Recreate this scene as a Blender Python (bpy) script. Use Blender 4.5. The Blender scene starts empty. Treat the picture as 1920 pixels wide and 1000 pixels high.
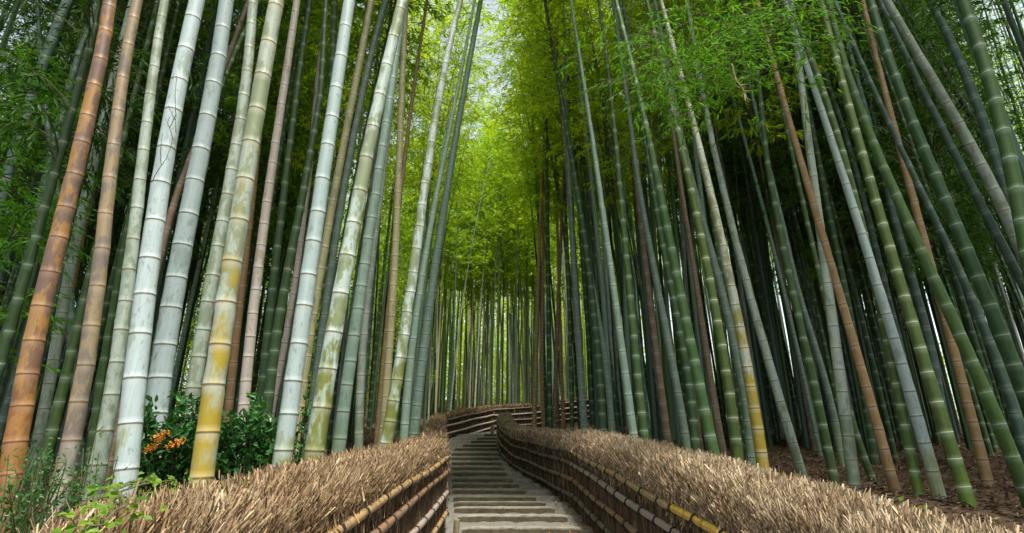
import bpy, math, random
import numpy as np
from mathutils import Vector, Matrix, Quaternion

R = math.radians
C = bpy.context.scene.collection
rng = np.random.default_rng(11)
random.seed(7)

# ------------------------------------------------------------------ camera, world, sun, exposure
SC = bpy.context.scene
F = 1000.0                       # focal length in photo pixels (photo 1920 wide)
EYE = 1.6
PITCH = math.atan(0.33)
cp, sp_ = math.cos(PITCH), math.sin(PITCH)
cam = bpy.data.cameras.new('camera')
cam.lens = 36 * F / 1920; cam.sensor_width = 36; cam.clip_end = 500; cam.clip_start = 0.05
camo = bpy.data.objects.new('camera', cam); C.objects.link(camo)
camo.location = (0, 0, EYE); camo.rotation_euler = (math.pi / 2 + PITCH, 0, 0)
SC.camera = camo

SUN_EL, SUN_AZ = 68, 156         # azimuth clockwise from +Y (ahead): high, behind the camera and to its right
w = bpy.data.worlds.new('World'); SC.world = w; w.use_nodes = True
nt = w.node_tree; nt.nodes.clear()
sky = nt.nodes.new('ShaderNodeTexSky'); sky.sky_type = 'NISHITA'; sky.sun_disc = False
sky.sun_elevation = R(SUN_EL); sky.sun_rotation = R(SUN_AZ); sky.dust_density = 2.0
bg = nt.nodes.new('ShaderNodeBackground'); bg.inputs[1].default_value = 0.15
wo = nt.nodes.new('ShaderNodeOutputWorld')
hs = nt.nodes.new('ShaderNodeHueSaturation'); hs.inputs['Saturation'].default_value = .5   # thin high cloud greys the blue
wm = nt.nodes.new('ShaderNodeMix'); wm.data_type = 'RGBA'; wm.blend_type = 'MULTIPLY'; wm.inputs[0].default_value = 1; wm.inputs[7].default_value = (1.04, 1.03, .93, 1)
nt.links.new(sky.outputs[0], hs.inputs['Color']); nt.links.new(hs.outputs[0], wm.inputs[6]); nt.links.new(wm.outputs[2], bg.inputs[0]); nt.links.new(bg.outputs[0], wo.inputs[0])
sl = bpy.data.lights.new('sun', 'SUN'); sl.energy = 3.2; sl.angle = R(9); sl.color = (1, .93, .82)
so = bpy.data.objects.new('sun', sl); C.objects.link(so)
sdir = Vector((math.sin(R(SUN_AZ)) * math.cos(R(SUN_EL)), math.cos(R(SUN_AZ)) * math.cos(R(SUN_EL)), math.sin(R(SUN_EL))))
so.rotation_euler = sdir.to_track_quat('Z', 'Y').to_euler(); so.location = sdir * 40
SC.view_settings.view_transform = 'Standard'; SC.view_settings.look = 'None'
SC.view_settings.exposure = 1.18
SC.cycles.max_bounces = 6; SC.cycles.diffuse_bounces = 3; SC.cycles.transmission_bounces = 4
SC.cycles.transparent_max_bounces = 4; SC.cycles.use_denoising = True

def ray(px, py):
    dx, up = (px - 960) / F, (500 - py) / F
    return np.array([dx, cp - up * sp_, sp_ + up * cp])
def on_plane(px, py, Y):
    d = ray(px, py); return np.array([0, 0, EYE]) + d * (Y / d[1])
def project(p):
    q = np.asarray(p, float) - np.array([0, 0, EYE])
    dep = q[1] * cp + q[2] * sp_; up = -q[1] * sp_ + q[2] * cp
    return 960 + F * q[0] / dep, 500 - F * up / dep, dep

# ------------------------------------------------------------------ helpers
def mesh_from(name, V, Q, mats, smooth=False, attrs=None, midx=None):
    """all-quad mesh from numpy arrays (a triangle repeats nothing: pass faces of 3 columns instead)"""
    V = np.asarray(V, np.float32); Q = np.asarray(Q, np.int32)
    me = bpy.data.meshes.new(name)
    k = Q.shape[1]
    me.vertices.add(len(V)); me.vertices.foreach_set('co', V.ravel())
    me.loops.add(Q.size); me.loops.foreach_set('vertex_index', Q.ravel())
    me.polygons.add(len(Q)); me.polygons.foreach_set('loop_start', np.arange(0, Q.size, k, dtype=np.int32))
    if midx is not None: me.polygons.foreach_set('material_index', np.asarray(midx, np.int32))
    me.polygons.foreach_set('use_smooth', np.full(len(Q), smooth, dtype=bool))
    for m in (mats if isinstance(mats, (list, tuple)) else [mats]): me.materials.append(m)
    for n, a in (attrs or {}).items():
        at = me.attributes.new(n, 'FLOAT', 'POINT'); at.data.foreach_set('value', np.asarray(a, np.float32))
    me.update(); me.validate()
    return me
def link(name, me, parent=None, loc=None, rot=None):
    o = bpy.data.objects.new(name, me); C.objects.link(o)
    if parent is not None: o.parent = parent
    if loc is not None: o.location = loc
    if rot is not None: o.rotation_euler = rot
    return o
def tag(o, label=None, cat=None, group=None, kind=None):
    for k, v in (('label', label), ('category', cat), ('group', group), ('kind', kind)):
        if v: o[k] = v
    return o
def empty(name, loc, label=None, cat=None, group=None, rz=0):
    o = bpy.data.objects.new(name, None); C.objects.link(o); o.location = loc; o.rotation_euler = (0, 0, rz)
    o.empty_display_size = .1
    return tag(o, label, cat, group)
class MB:
    """gathers quads"""
    def __init__(s): s.V = []; s.Q = []; s.n = 0; s.A = {}; s.M = []
    def add(s, V, Q, attrs=None, mi=0):
        V = np.asarray(V, float); Q = np.asarray(Q, int)
        s.V.append(V); s.Q.append(Q + s.n); s.n += len(V); s.M.append(np.full(len(Q), mi))
        for k, a in (attrs or {}).items(): s.A.setdefault(k, []).append(np.broadcast_to(np.asarray(a, float), (len(V),)))
    def mesh(s, name, mats, smooth=False):
        A = {k: np.concatenate(v) for k, v in s.A.items()}
        return mesh_from(name, np.concatenate(s.V), np.concatenate(s.Q), mats, smooth, A, np.concatenate(s.M))

def nodes(m):
    m.use_nodes = True; t = m.node_tree; t.nodes.clear(); return t
class G:
    """tiny node-graph helper"""
    def __init__(s, name):
        s.m = bpy.data.materials.new(name); s.t = nodes(s.m); s.L = s.t.links
    def n(s, kind, **kw):
        nd = s.t.nodes.new('ShaderNode' + kind)
        for k, v in kw.items(): setattr(nd, k, v)
        return nd
    def inp(s, sock, v):
        if isinstance(v, bpy.types.NodeSocket): s.L.new(v, sock)
        elif isinstance(v, (tuple, list)) and len(v) == 3 and sock.type == 'RGBA': sock.default_value = (*v, 1)
        else: sock.default_value = v
    def attr(s, name): return s.n('Attribute', attribute_name=name).outputs['Fac']
    def math(s, op, a, b=0.0, c=0.0, clamp=False):
        nd = s.n('Math', operation=op, use_clamp=clamp)
        for i, v in enumerate((a, b, c)): s.inp(nd.inputs[i], v)
        return nd.outputs[0]
    def mix(s, f, a, b, blend='MIX'):
        nd = s.n('Mix', data_type='RGBA', blend_type=blend)
        s.inp(nd.inputs[0], f); s.inp(nd.inputs[6], a); s.inp(nd.inputs[7], b); return nd.outputs[2]
    def ramp(s, f, stops):
        nd = s.n('ValToRGB'); e = nd.color_ramp.elements
        while len(e) < len(stops): e.new(.5)
        for i, (p, c) in enumerate(stops):
            e[i].position = p; e[i].color = (*c, 1) if isinstance(c, (tuple, list)) else (c, c, c, 1)
        s.inp(nd.inputs[0], f); return nd.outputs[0]
    def noise(s, scale, detail=3, rough=.55, vec=None, sc3=None, w=None):
        nd = s.n('TexNoise'); nd.inputs['Scale'].default_value = scale; nd.inputs['Detail'].default_value = detail
        nd.inputs['Roughness'].default_value = rough
        if vec is None: vec = s.n('TexCoord').outputs['Object']
        if sc3:
            mp = s.n('Mapping'); s.L.new(vec, mp.inputs[0]); mp.inputs['Scale'].default_value = sc3; vec = mp.outputs[0]
        if w is not None: nd.noise_dimensions = '4D'; s.inp(nd.inputs['W'], w)
        s.L.new(vec, nd.inputs['Vector']); return nd.outputs[0]
    def bump(s, h, st=.3, dist=.01):
        b = s.n('Bump'); b.inputs['Strength'].default_value = st; b.inputs['Distance'].default_value = dist
        s.L.new(h, b.inputs['Height']); return b.outputs[0]
    def out(s, col, rough=.8, normal=None, spec=.3):
        p = s.n('BsdfPrincipled'); s.inp(p.inputs['Base Color'], col); s.inp(p.inputs['Roughness'], rough)
        p.inputs['Specular IOR Level'].default_value = spec
        if normal is not None: s.L.new(normal, p.inputs['Normal'])
        o = s.n('OutputMaterial'); s.L.new(p.outputs[0], o.inputs[0]); return s.m

# ------------------------------------------------------------------ materials
def culm_mat(name, a, b, patch, pthr, moss, mh, ring, pale, powd=.25, rough=.42):
    """a/b: streaked skin colours, patch: blotches (more where pthr is low), moss: lichen at the foot up to mh metres"""
    g = G(name); oi = g.n('ObjectInfo'); rnd = oi.outputs['Random']
    w_ = g.math('MULTIPLY', rnd, 37.0)
    streak = g.noise(1, 4, .6, sc3=(28, 28, 1.3), w=w_)
    big = g.noise(1, 3, .6, sc3=(5, 5, 1.6), w=w_)
    col = g.mix(g.math('MULTIPLY_ADD', streak, 2.4, -.7, clamp=True), a, b)
    blot = g.noise(1, 6, .66, sc3=(13, 13, 5), w=w_)
    v = g.math('ADD', g.math('MULTIPLY', blot, .62), g.math('MULTIPLY', big, .38))
    col = g.mix(g.math('MULTIPLY', g.ramp(v, [(pthr - .02, 0.0), (pthr + .02, 1.0)]), .8), col, patch)
    vein = g.noise(1, 5, .8, sc3=(60, 60, 2.2), w=w_)
    col = g.mix(g.math('MULTIPLY', g.ramp(vein, [(.50, 0.0), (.66, 1.0)]), .4), col, tuple(x * .5 for x in b))
    speck = g.noise(1, 3, .65, sc3=(48, 48, 24), w=w_)
    col = g.mix(g.math('MULTIPLY', g.ramp(speck, [(.58, 0.0), (.66, 1.0)]), .6), col, tuple(x * .35 for x in a))
    # side of the culm that gathers lichen
    mo = g.math('SUBTRACT', 1.0, g.math('DIVIDE', g.attr('hh'), mh))
    mo = g.math('ADD', mo, g.math('MULTIPLY_ADD', blot, 3.2, -1.65))
    tint = g.n('HueSaturation'); g.inp(tint.inputs['Value'], g.math('MULTIPLY_ADD', g.math('FRACT', g.math('MULTIPLY', rnd, 7.3)), .5, .75))
    g.inp(tint.inputs['Hue'], g.math('MULTIPLY_ADD', g.math('FRACT', g.math('MULTIPLY', rnd, 3.1)), .03, .485))
    g.L.new(col, tint.inputs['Color']); col = tint.outputs[0]
    # each internode has its own slight tone
    col = g.mix(g.math('MULTIPLY', g.attr('tone'), .4), col, tuple(x * .55 for x in b))
    col = g.mix(g.math('MULTIPLY', g.math('MULTIPLY', mo, 1.8, clamp=True), .9), col, moss)
    col = g.mix(g.math('MULTIPLY', g.attr('pale'), powd), col, pale)
    col = g.mix(g.math('MULTIPLY', g.attr('ring'), .9), col, ring)
    h = g.math('ADD', streak, g.math('MULTIPLY', blot, .6))
    r_ = g.math('MULTIPLY_ADD', blot, .35, rough - .1)
    return g.out(col, r_, g.bump(h, .25, .004), .35)
CM = {
 'white': culm_mat('culm_white', (.50, .595, .61), (.38, .50, .50), (.24, .31, .25), .575, (.25, .28, .12), .9, (.10, .075, .04), (.62, .68, .66)),
 'mossy': culm_mat('culm_lichen', (.47, .57, .54), (.38, .47, .41), (.17, .20, .06), .50, (.16, .185, .03), 1.7, (.12, .09, .04), (.66, .68, .6)),
 'grey': culm_mat('culm_grey_green', (.25, .33, .28), (.36, .42, .36), (.16, .20, .12), .52, (.15, .20, .13), 1.0, (.12, .09, .04), (.5, .55, .48)),
 'blue': culm_mat('culm_blue_green', (.14, .225, .17), (.23, .32, .265), (.12, .20, .15), .62, (.17, .24, .12), .8, (.08, .08, .05), (.45, .55, .52)),
 'green': culm_mat('culm_green', (.045, .105, .028), (.088, .155, .045), (.035, .06, .022), .62, (.06, .10, .035), .7, (.30, .37, .28), (.3, .42, .3), .35),
 'dark': culm_mat('culm_dark_green', (.024, .060, .020), (.046, .088, .034), (.03, .055, .03), .60, (.05, .08, .035), .7, (.24, .29, .21), (.2, .3, .2), .3),
 'teal': culm_mat('culm_teal', (.042, .085, .062), (.08, .13, .105), (.04, .075, .055), .60, (.06, .10, .05), .8, (.07, .07, .05), (.3, .4, .38), .4),
 'lime': culm_mat('culm_lime', (.068, .13, .03), (.105, .165, .045), (.045, .075, .02), .62, (.12, .2, .03), .5, (.55, .62, .48), (.4, .5, .3), .4),
 'tan': culm_mat('culm_tan', (.38, .225, .09), (.42, .29, .145), (.25, .16, .10), .60, (.22, .14, .07), .6, (.10, .055, .03), (.55, .45, .36), .4),
 'brown': culm_mat('culm_brown', (.17, .12, .075), (.22, .17, .115), (.12, .08, .06), .56, (.14, .1, .05), .6, (.08, .05, .03), (.4, .33, .28), .4),
 'pink': culm_mat('culm_weathered', (.42, .36, .30), (.47, .44, .40), (.30, .22, .15), .56, (.28, .23, .12), .6, (.13, .08, .05), (.55, .52, .48), .4),
 'rust': culm_mat('culm_rust', (.36, .175, .035), (.25, .175, .08), (.10, .075, .085), .495, (.20, .085, .02), 1.3, (.13, .06, .03), (.5, .33, .2), .3),
 'rust2': culm_mat('culm_mottled', (.33, .20, .085), (.26, .23, .16), (.12, .10, .115), .49, (.30, .29, .27), .9, (.15, .08, .03), (.5, .42, .3), .3),
 'gold': culm_mat('culm_gold', (.48, .56, .50), (.40, .46, .36), (.17, .20, .05), .50, (.36, .265, .012), 2.0, (.13, .08, .02), (.62, .62, .5), .4),
 'straw': culm_mat('culm_straw', (.42, .37, .19), (.34, .36, .20), (.22, .22, .13), .56, (.3, .27, .1), .8, (.15, .1, .04), (.5, .48, .33), .4),
}
def leaf_mat(name, c1, c2, c3, tr=.45, rough=.5, tmul=1.35):
    g = G(name); oi = g.n('ObjectInfo')
    f = g.math('FRACT', g.math('ADD', g.attr('rnd'), g.math('MULTIPLY', oi.outputs['Random'], .25)))
    cl = g.noise(.9, 2, .5)
    f = g.math('ADD', g.math('MULTIPLY', g.attr('rnd'), .6), g.math('MULTIPLY_ADD', cl, 1.3, -.45), clamp=True)
    f = g.math('ADD', f, g.math('MULTIPLY_ADD', oi.outputs['Random'], .3, -.15), clamp=True)
    col = g.ramp(f, [(0, c1), (.5, c2), (1, c3)])
    d = g.n('BsdfDiffuse'); g.inp(d.inputs[0], col)
    t = g.n('BsdfTranslucent'); g.inp(t.inputs[0], g.mix(1.0, col, (tmul * 1.15, tmul, .45 * tmul), 'MULTIPLY'))
    mx = g.n('MixShader'); mx.inputs[0].default_value = tr
    g.L.new(d.outputs[0], mx.inputs[1]); g.L.new(t.outputs[0], mx.inputs[2])
    gl = g.n('BsdfGlossy'); gl.inputs['Roughness'].default_value = rough; g.inp(gl.inputs[0], (.9, .95, .9))
    m2 = g.n('MixShader'); m2.inputs[0].default_value = .018
    g.L.new(mx.outputs[0], m2.inputs[1]); g.L.new(gl.outputs[0], m2.inputs[2])
    o = g.n('OutputMaterial'); g.L.new(m2.outputs[0], o.inputs[0]); return g.m
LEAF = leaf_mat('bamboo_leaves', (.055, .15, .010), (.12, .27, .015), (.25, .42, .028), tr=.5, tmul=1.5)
LEAF_DARK = leaf_mat('bamboo_leaves_shade_tone', (.02, .06, .006), (.036, .115, .009), (.07, .18, .015))  # gloom of the outer grove put into the leaf colour
LEAF_GLOW = leaf_mat('bamboo_leaves_painted_glow', (.205, .38, .02), (.375, .56, .028), (.56, .70, .055), tr=.55, tmul=1.35)  # backlit glow of the centre painted in as a brighter leaf colour
LEAF_MID = leaf_mat('bamboo_leaves_lit_tone', (.105, .245, .012), (.205, .39, .02), (.38, .55, .034), tr=.52, tmul=1.5)  # lit copy of the leaves: brightness near the path is in the colour
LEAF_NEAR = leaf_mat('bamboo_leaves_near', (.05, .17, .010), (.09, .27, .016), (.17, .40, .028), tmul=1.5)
SHRUB = leaf_mat('shrub_leaves', (.02, .075, .02), (.04, .14, .035), (.09, .24, .06), tr=.25, rough=.35)
VINE = leaf_mat('vine_leaves', (.07, .16, .012), (.13, .25, .018), (.24, .36, .03), tr=.4)
LITTER = leaf_mat('dry_leaves', (.05, .034, .022), (.12, .08, .05), (.27, .19, .12), tr=.1, tmul=1)
LITTER_O = leaf_mat('orange_leaves', (.25, .10, .03), (.40, .17, .05), (.5, .26, .08), tr=.1, tmul=1)
FLOWER = leaf_mat('orange_flowers', (.45, .16, .02), (.65, .28, .04), (.7, .4, .08), tr=.2, tmul=1)
def simple(name, a, b, scale=6, rough=.85, bump=.4, dist=.01, sc3=None, thr=(.35, .65)):
    g = G(name); n1 = g.noise(scale, 6, .65, sc3=sc3)
    col = g.ramp(n1, [(thr[0], a), (thr[1], b)])
    fine = g.noise(scale * 9, 4, .7, sc3=sc3)
    col = g.mix(.35, col, g.ramp(fine, [(.3, (.0, .0, .0)), (.7, tuple(min(1, x * 1.6) for x in b))]))
    return g.out(col, rough, g.bump(g.math('ADD', n1, g.math('MULTIPLY', fine, .5)), bump, dist), .2)
TWIG = simple('twig_bark', (.05, .06, .025), (.12, .13, .06), 8)
DRYTWIG = simple('dry_twig', (.35, .24, .14), (.5, .38, .25), 8)
VINESTEM = simple('dark_vine_stem', (.03, .022, .016), (.07, .05, .035), 20)
SOIL = simple('leaf_litter_soil', (.035, .024, .017), (.11, .072, .047), 3.5, 1, .8, .04)
BANK = simple('soil_under_grove', (.05, .033, .022), (.15, .095, .06), 5, 1, .9, .04)
GRAVEL = simple('gravel_tread', (.10, .10, .088), (.22, .215, .19), 12, .95, .8, .01)
STONE = simple('mossy_stone_kerb', (.09, .09, .06), (.235, .225, .17), 7, .9, .9, .012)
STONE2 = simple('pale_stone_kerb', (.13, .125, .095), (.31, .30, .245), 7, .9, .9, .012)
RISER = simple('dirty_shade_toned_riser', (.05, .042, .026), (.15, .125, .08), 9, .95, .9, .012)  # dirt tone that also carries the painted shade of the step fronts
CORE = simple('dark_brushwood', (.06, .042, .028), (.19, .14, .10), 1, 1, 1, .03, sc3=(14, 14, 2.0))
POSTW = simple('weathered_post', (.12, .10, .05), (.26, .23, .13), 6, .9, .7, .01, sc3=(3, 3, .6))
ROPE = simple('black_rope', (.012, .011, .010), (.035, .03, .026), 40, .9)
def stick_mat(name, stops):
    g = G(name); f = g.attr('rnd')
    col = g.ramp(f, stops)
    n1 = g.noise(3, 3, .6)
    col = g.mix(g.math('MULTIPLY_ADD', n1, 1.6, -.55, clamp=True), g.mix(1.0, col, (.62, .56, .5), 'MULTIPLY'), col)
    return g.out(col, .85, None, .15)
STRAW = stick_mat('pale_cut_twigs', [(0, (.08, .055, .04)), (.25, (.30, .22, .145)), (.6, (.56, .45, .30)), (.88, (.74, .63, .45)), (1, (.85, .77, .60))])
BRUSH = stick_mat('brown_twigs', [(0, (.04, .027, .018)), (.35, (.19, .13, .075)), (.7, (.40, .29, .175)), (.9, (.58, .46, .30)), (1, (.72, .62, .45))])
PANEL = stick_mat('grey_brown_brush', [(0, (.05, .034, .022)), (.4, (.16, .112, .075)), (.8, (.29, .215, .15)), (1, (.42, .33, .23))])
def rail_mat(name, a, b, dark):
    g = G(name); n1 = g.noise(1, 5, .65, sc3=(18, 18, 18))
    n2 = g.noise(1, 3, .6, sc3=(2.5, 2.5, 2.5))
    col = g.mix(g.ramp(n2, [(.35, 0.0), (.65, 1.0)]), a, b)
    col = g.mix(g.math('MULTIPLY', g.ramp(n1, [(.55, 0.0), (.68, 1.0)]), .7), col, dark)
    col = g.mix(g.attr('ring'), col, tuple(x * .4 for x in dark))
    return g.out(col, .5, g.bump(n1, .3, .004), .3)
RAILM = {'yellow': rail_mat('rail_yellow', (.62, .42, .06), (.55, .36, .08), (.36, .2, .05)),
         'tan': rail_mat('rail_tan', (.42, .27, .11), (.33, .23, .13), (.14, .10, .06)),
         'grey': rail_mat('rail_grey', (.30, .25, .22), (.36, .31, .27), (.28, .15, .07)),
         'orange': rail_mat('rail_orange', (.28, .16, .08), (.22, .15, .10), (.10, .07, .05)),
         'dark': rail_mat('rail_dark', (.12, .09, .07), (.18, .14, .11), (.06, .045, .03)),
         'pale': rail_mat('rail_pale', (.28, .26, .235), (.36, .34, .31), (.22, .18, .14))}

# ------------------------------------------------------------------ layout of path and fences
def interp(x, tab): return float(np.interp(x, [t[0] for t in tab], [t[1] for t in tab]))
PATHZ = [(-6, -.25), (0, .08), (3.5, .28), (7.3, .56), (10, .78), (14, 1.02), (17.4, 1.44), (20, 1.93), (24, 2.25)]
def zpath(y): return interp(y, PATHZ)
LX = [(-6, -.82), (7.3, -.82), (18.5, -2.2), (23.5, -.77)]
RX = [(-6, 1.82), (0, 1.44), (8.6, .9), (14, 0), (17.4, -.48), (18.2, -.3)]
def hedge_out_l(y): return interp(y, LX) - .44
def hedge_out_r(y): return interp(y, RX) + .42
def bankz(x, y):
    z = .92 + .066 * (min(y, 60) - 3) if y > -2 else .6
    z += .05 * math.sin(x * 1.7 + y * .6) + .04 * math.sin(x * .6 - y * 1.3)
    if y > 24: z += (min(y, 60) - 24) * (.06 * max(0, 1 - max(0, x - 3) / 6) * max(0, min(1, 1 + (x + 8) / 8)) - .02)
    return z

# ground: one sheet; lowered inside the corridor between the fences
def build_ground():
    xs = np.concatenate([np.linspace(-220, -14, 14)[:-1], np.arange(-14, -4, .5), np.arange(-4, 6, .17), np.arange(6, 18, .5), np.linspace(18, 220, 14)])
    ys = np.concatenate([np.linspace(-120, -3, 8)[:-1], np.arange(-3, 26, .22), np.arange(26, 60, 1.5), np.linspace(60, 300, 12)])
    V = np.zeros((len(ys), len(xs), 3))
    for j, y in enumerate(ys):
        for i, x in enumerate(xs):
            z = bankz(x, y) + rng.normal(0, .012)
            lo, hi = interp(y, LX) - .22, interp(y, RX) + .22
            if 17.6 < y < 23.9: hi = 6.0
            if lo < x < hi and y < 23.9: z = zpath(y) - .12
            if 17.6 < y < 23.9 and x > .3 and lo < x < hi: z = bankz(x, y) * .3 + (zpath(y) - .12) * .7
            V[j, i] = (x, y, z)
    nx, ny = len(xs), len(ys)
    idx = np.arange(nx * ny).reshape(ny, nx)
    Q = np.stack([idx[:-1, :-1], idx[:-1, 1:], idx[1:, 1:], idx[1:, :-1]], -1).reshape(-1, 4)
    o = link('ground', mesh_from('ground', V.reshape(-1, 3), Q, SOIL, True)); tag(o, kind='structure')
build_ground()

# steps
NOSE = [989, 966, 951, 941, 930, 917, 906, 896, 885, 875, 866, 857, 849, 840, 833, 826, 820, 814]
RXP = [(812, 931), (832, 931), (849, 935), (866, 941), (885, 951), (906, 973), (930, 1005), (951, 1040), (966, 1064), (989, 1089)]
LXP = [(812, 912), (820, 895), (833, 868), (840, 852), (849, 846), (917, 849), (951, 852), (966, 858), (989, 866)]
def y_for(py):
    lo, hi = 5.0, 24.0
    for _ in range(60):
        m = (lo + hi) / 2
        if project((0, m, zpath(m) + .05))[1] > py: lo = m
        else: hi = m
    return (lo + hi) / 2
def rough_box(x0, x1, y0, y1, z0, z1, nx=18, amp=.012, seed=0):
    r = np.random.default_rng(seed)
    prof = [(y0 + .012, z0), (y0 + .006, z1 - .024), (y0 + .008, z1 - .008), (y0 + .03, z1), (y1 - .02, z1 - .004), (y1, z1 - .02), (y1, z0)]
    xs = np.linspace(x0, x1, nx); V = []
    jy = np.cumsum(r.normal(0, amp * .3, nx)); jz = np.cumsum(r.normal(0, amp * .15, nx))
    for i, x in enumerate(xs):
        e = .7 if i in (0, nx - 1) else 1
        for (y, z) in prof:
            V.append((x + r.normal(0, amp * .4), y + jy[i] + r.normal(0, amp * .45), z0 + (z - z0) * (1 - (1 - e) * .25) + (jz[i] + r.normal(0, amp * .35)) * (z > z0)))
    k = len(prof); Q = []
    for i in range(nx - 1):
        for j in range(k - 1): a = i * k + j; Q.append((a, a + k, a + k + 1, a + 1))
    Q += [(0, 1, 2, 3), (0, 3, 4, 6), (4, 5, 6, 6)][:2]
    b = (nx - 1) * k; Q += [(b + 3, b + 2, b + 1, b), (b + 6, b + 4, b + 3, b)]
    return V, Q
steps = []
for i, py in enumerate(NOSE):
    y = y_for(py); z = zpath(y) + .05
    xl = on_plane(interp(py, LXP), py, y)[0]; xr = on_plane(interp(py, RXP), py, y)[0]
    steps.append((y, z, xl, xr))
words = ['lowest', 'second', 'third', 'fourth', 'fifth', 'sixth', 'seventh', 'eighth', 'ninth', 'tenth', 'eleventh', 'twelfth', 'thirteenth', 'fourteenth', 'fifteenth', 'sixteenth', 'seventeenth', 'highest']
look = ['wide pale', 'wide pale worn', 'pale mossy', 'mossy']
for i, (y, z, xl, xr) in enumerate(steps):
    V, Q = rough_box(xl, xr, 0, .16, z - .17, z, seed=i, amp=.0035)
    V = [(a, b + y, c) for a, b, c in V]
    zm = [min(V[a][2] for a in q) for q in Q]; ym = [max(V[a][1] for a in q) for q in Q]
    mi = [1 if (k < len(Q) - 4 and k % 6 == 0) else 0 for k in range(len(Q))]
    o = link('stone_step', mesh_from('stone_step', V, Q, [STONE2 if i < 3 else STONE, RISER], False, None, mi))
    tag(o, f"{look[min(i, 3)]} stone step edge, {words[i]} of the flight of steps between the hedges" if i < 17 else
        'mossy stone step edge at the top of the flight beside the small post', 'step', 'stone steps climbing the path')
# path treads (gravel), one sheet following the steps
def build_path():
    rows = [(-6, zpath(-6)), (0, zpath(0) - .02), (3, zpath(3) - .02), (steps[0][0] + .01, zpath(steps[0][0]) - .06)]
    for i, (y, z, _, _) in enumerate(steps):
        rows.append((y + .10, z - .022))
        ny = steps[i + 1][0] if i < 17 else 24.5
        nz = steps[i + 1][1] - .085 if i < 17 else 2.1
        rows.append((ny + .02, max(nz, z - .05)))
    mb = []; n = 24
    for y, z in rows:
        lo = interp(y, LX) - .12; hi = interp(y, RX) + .12 if y < 17.5 else 6
        for k in range(n):
            mb.append((lo + (hi - lo) * k / (n - 1), y, z + rng.normal(0, .006)))
    idx = np.arange(len(rows) * n).reshape(len(rows), n)
    Q = np.stack([idx[:-1, :-1], idx[:-1, 1:], idx[1:, 1:], idx[1:, :-1]], -1).reshape(-1, 4)
    o = link('path', mesh_from('path', mb, Q, GRAVEL, False)); tag(o, kind='structure')
build_path()

# ------------------------------------------------------------------ sticks, tubes
def sticks(P, D, L, W, rnd=None):
    """three-sided sticks: P base points, D unit directions, L lengths, W widths"""
    n = len(P); up = np.where(np.abs(D[:, 2:3]) > .9, np.array([[1., 0, 0]]), np.array([[0, 0, 1.]]))
    a = np.cross(D, up); a /= np.linalg.norm(a, axis=1, keepdims=True) + 1e-9; b = np.cross(D, a)
    V = np.zeros((n, 6, 3)); W = np.asarray(W).reshape(-1, 1)
    ph = rng.uniform(0, 6.28, (n, 1))
    bend = rng.normal(0, .04, (n, 3)) * np.asarray(L).reshape(-1, 1)
    for k in range(3):
        c, s = np.cos(ph + k * 2.094), np.sin(ph + k * 2.094)
        off = (a * c + b * s) * W * .5
        V[:, k] = P + off; V[:, 3 + k] = P + D * np.asarray(L).reshape(-1, 1) + off * .8 + bend
    base = (np.arange(n) * 6)[:, None]
    Q = np.concatenate([base + np.array([[0, 1, 4, 3]]), base + np.array([[1, 2, 5, 4]]), base + np.array([[2, 0, 3, 5]]), base + np.array([[3, 4, 5, 5]])])
    Q = Q[:3 * n]
    rnd = rng.random(n) if rnd is None else rnd
    return V.reshape(-1, 3), Q, {'rnd': np.repeat(rnd, 6)}
def unit(a): return a / (np.linalg.norm(a, axis=-1, keepdims=True) + 1e-9)
def tube(pts, rad, seg=8, closed_ends=False):
    pts = np.asarray(pts, float); n = len(pts); rad = np.broadcast_to(rad, (n,))
    T = np.gradient(pts, axis=0); T = unit(T)
    ref = np.array([0, 0, 1.]) if abs(T[0][2]) < .8 else np.array([1., 0, 0])
    V = []
    a = unit(np.cross(T[0], ref))
    for i in range(n):
        a = unit(a - T[i] * np.dot(a, T[i])); b = np.cross(T[i], a)
        ang = np.arange(seg) * 2 * np.pi / seg
        V.append(pts[i] + (np.cos(ang)[:, None] * a + np.sin(ang)[:, None] * b) * rad[i])
    idx = np.arange(n * seg).reshape(n, seg); nx = np.roll(idx, -1, 1)
    Q = np.stack([idx[:-1], nx[:-1], nx[1:], idx[1:]], -1).reshape(-1, 4)
    return np.concatenate(V), Q
def resample(poly, step):
    poly = np.asarray(poly, float); d = np.r_[0, np.cumsum(np.linalg.norm(np.diff(poly, axis=0), axis=1))]
    s = np.linspace(0, d[-1], max(2, int(d[-1] / step) + 1))
    return np.stack([np.interp(s, d, poly[:, k]) for k in range(poly.shape[1])], 1), s, d

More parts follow.
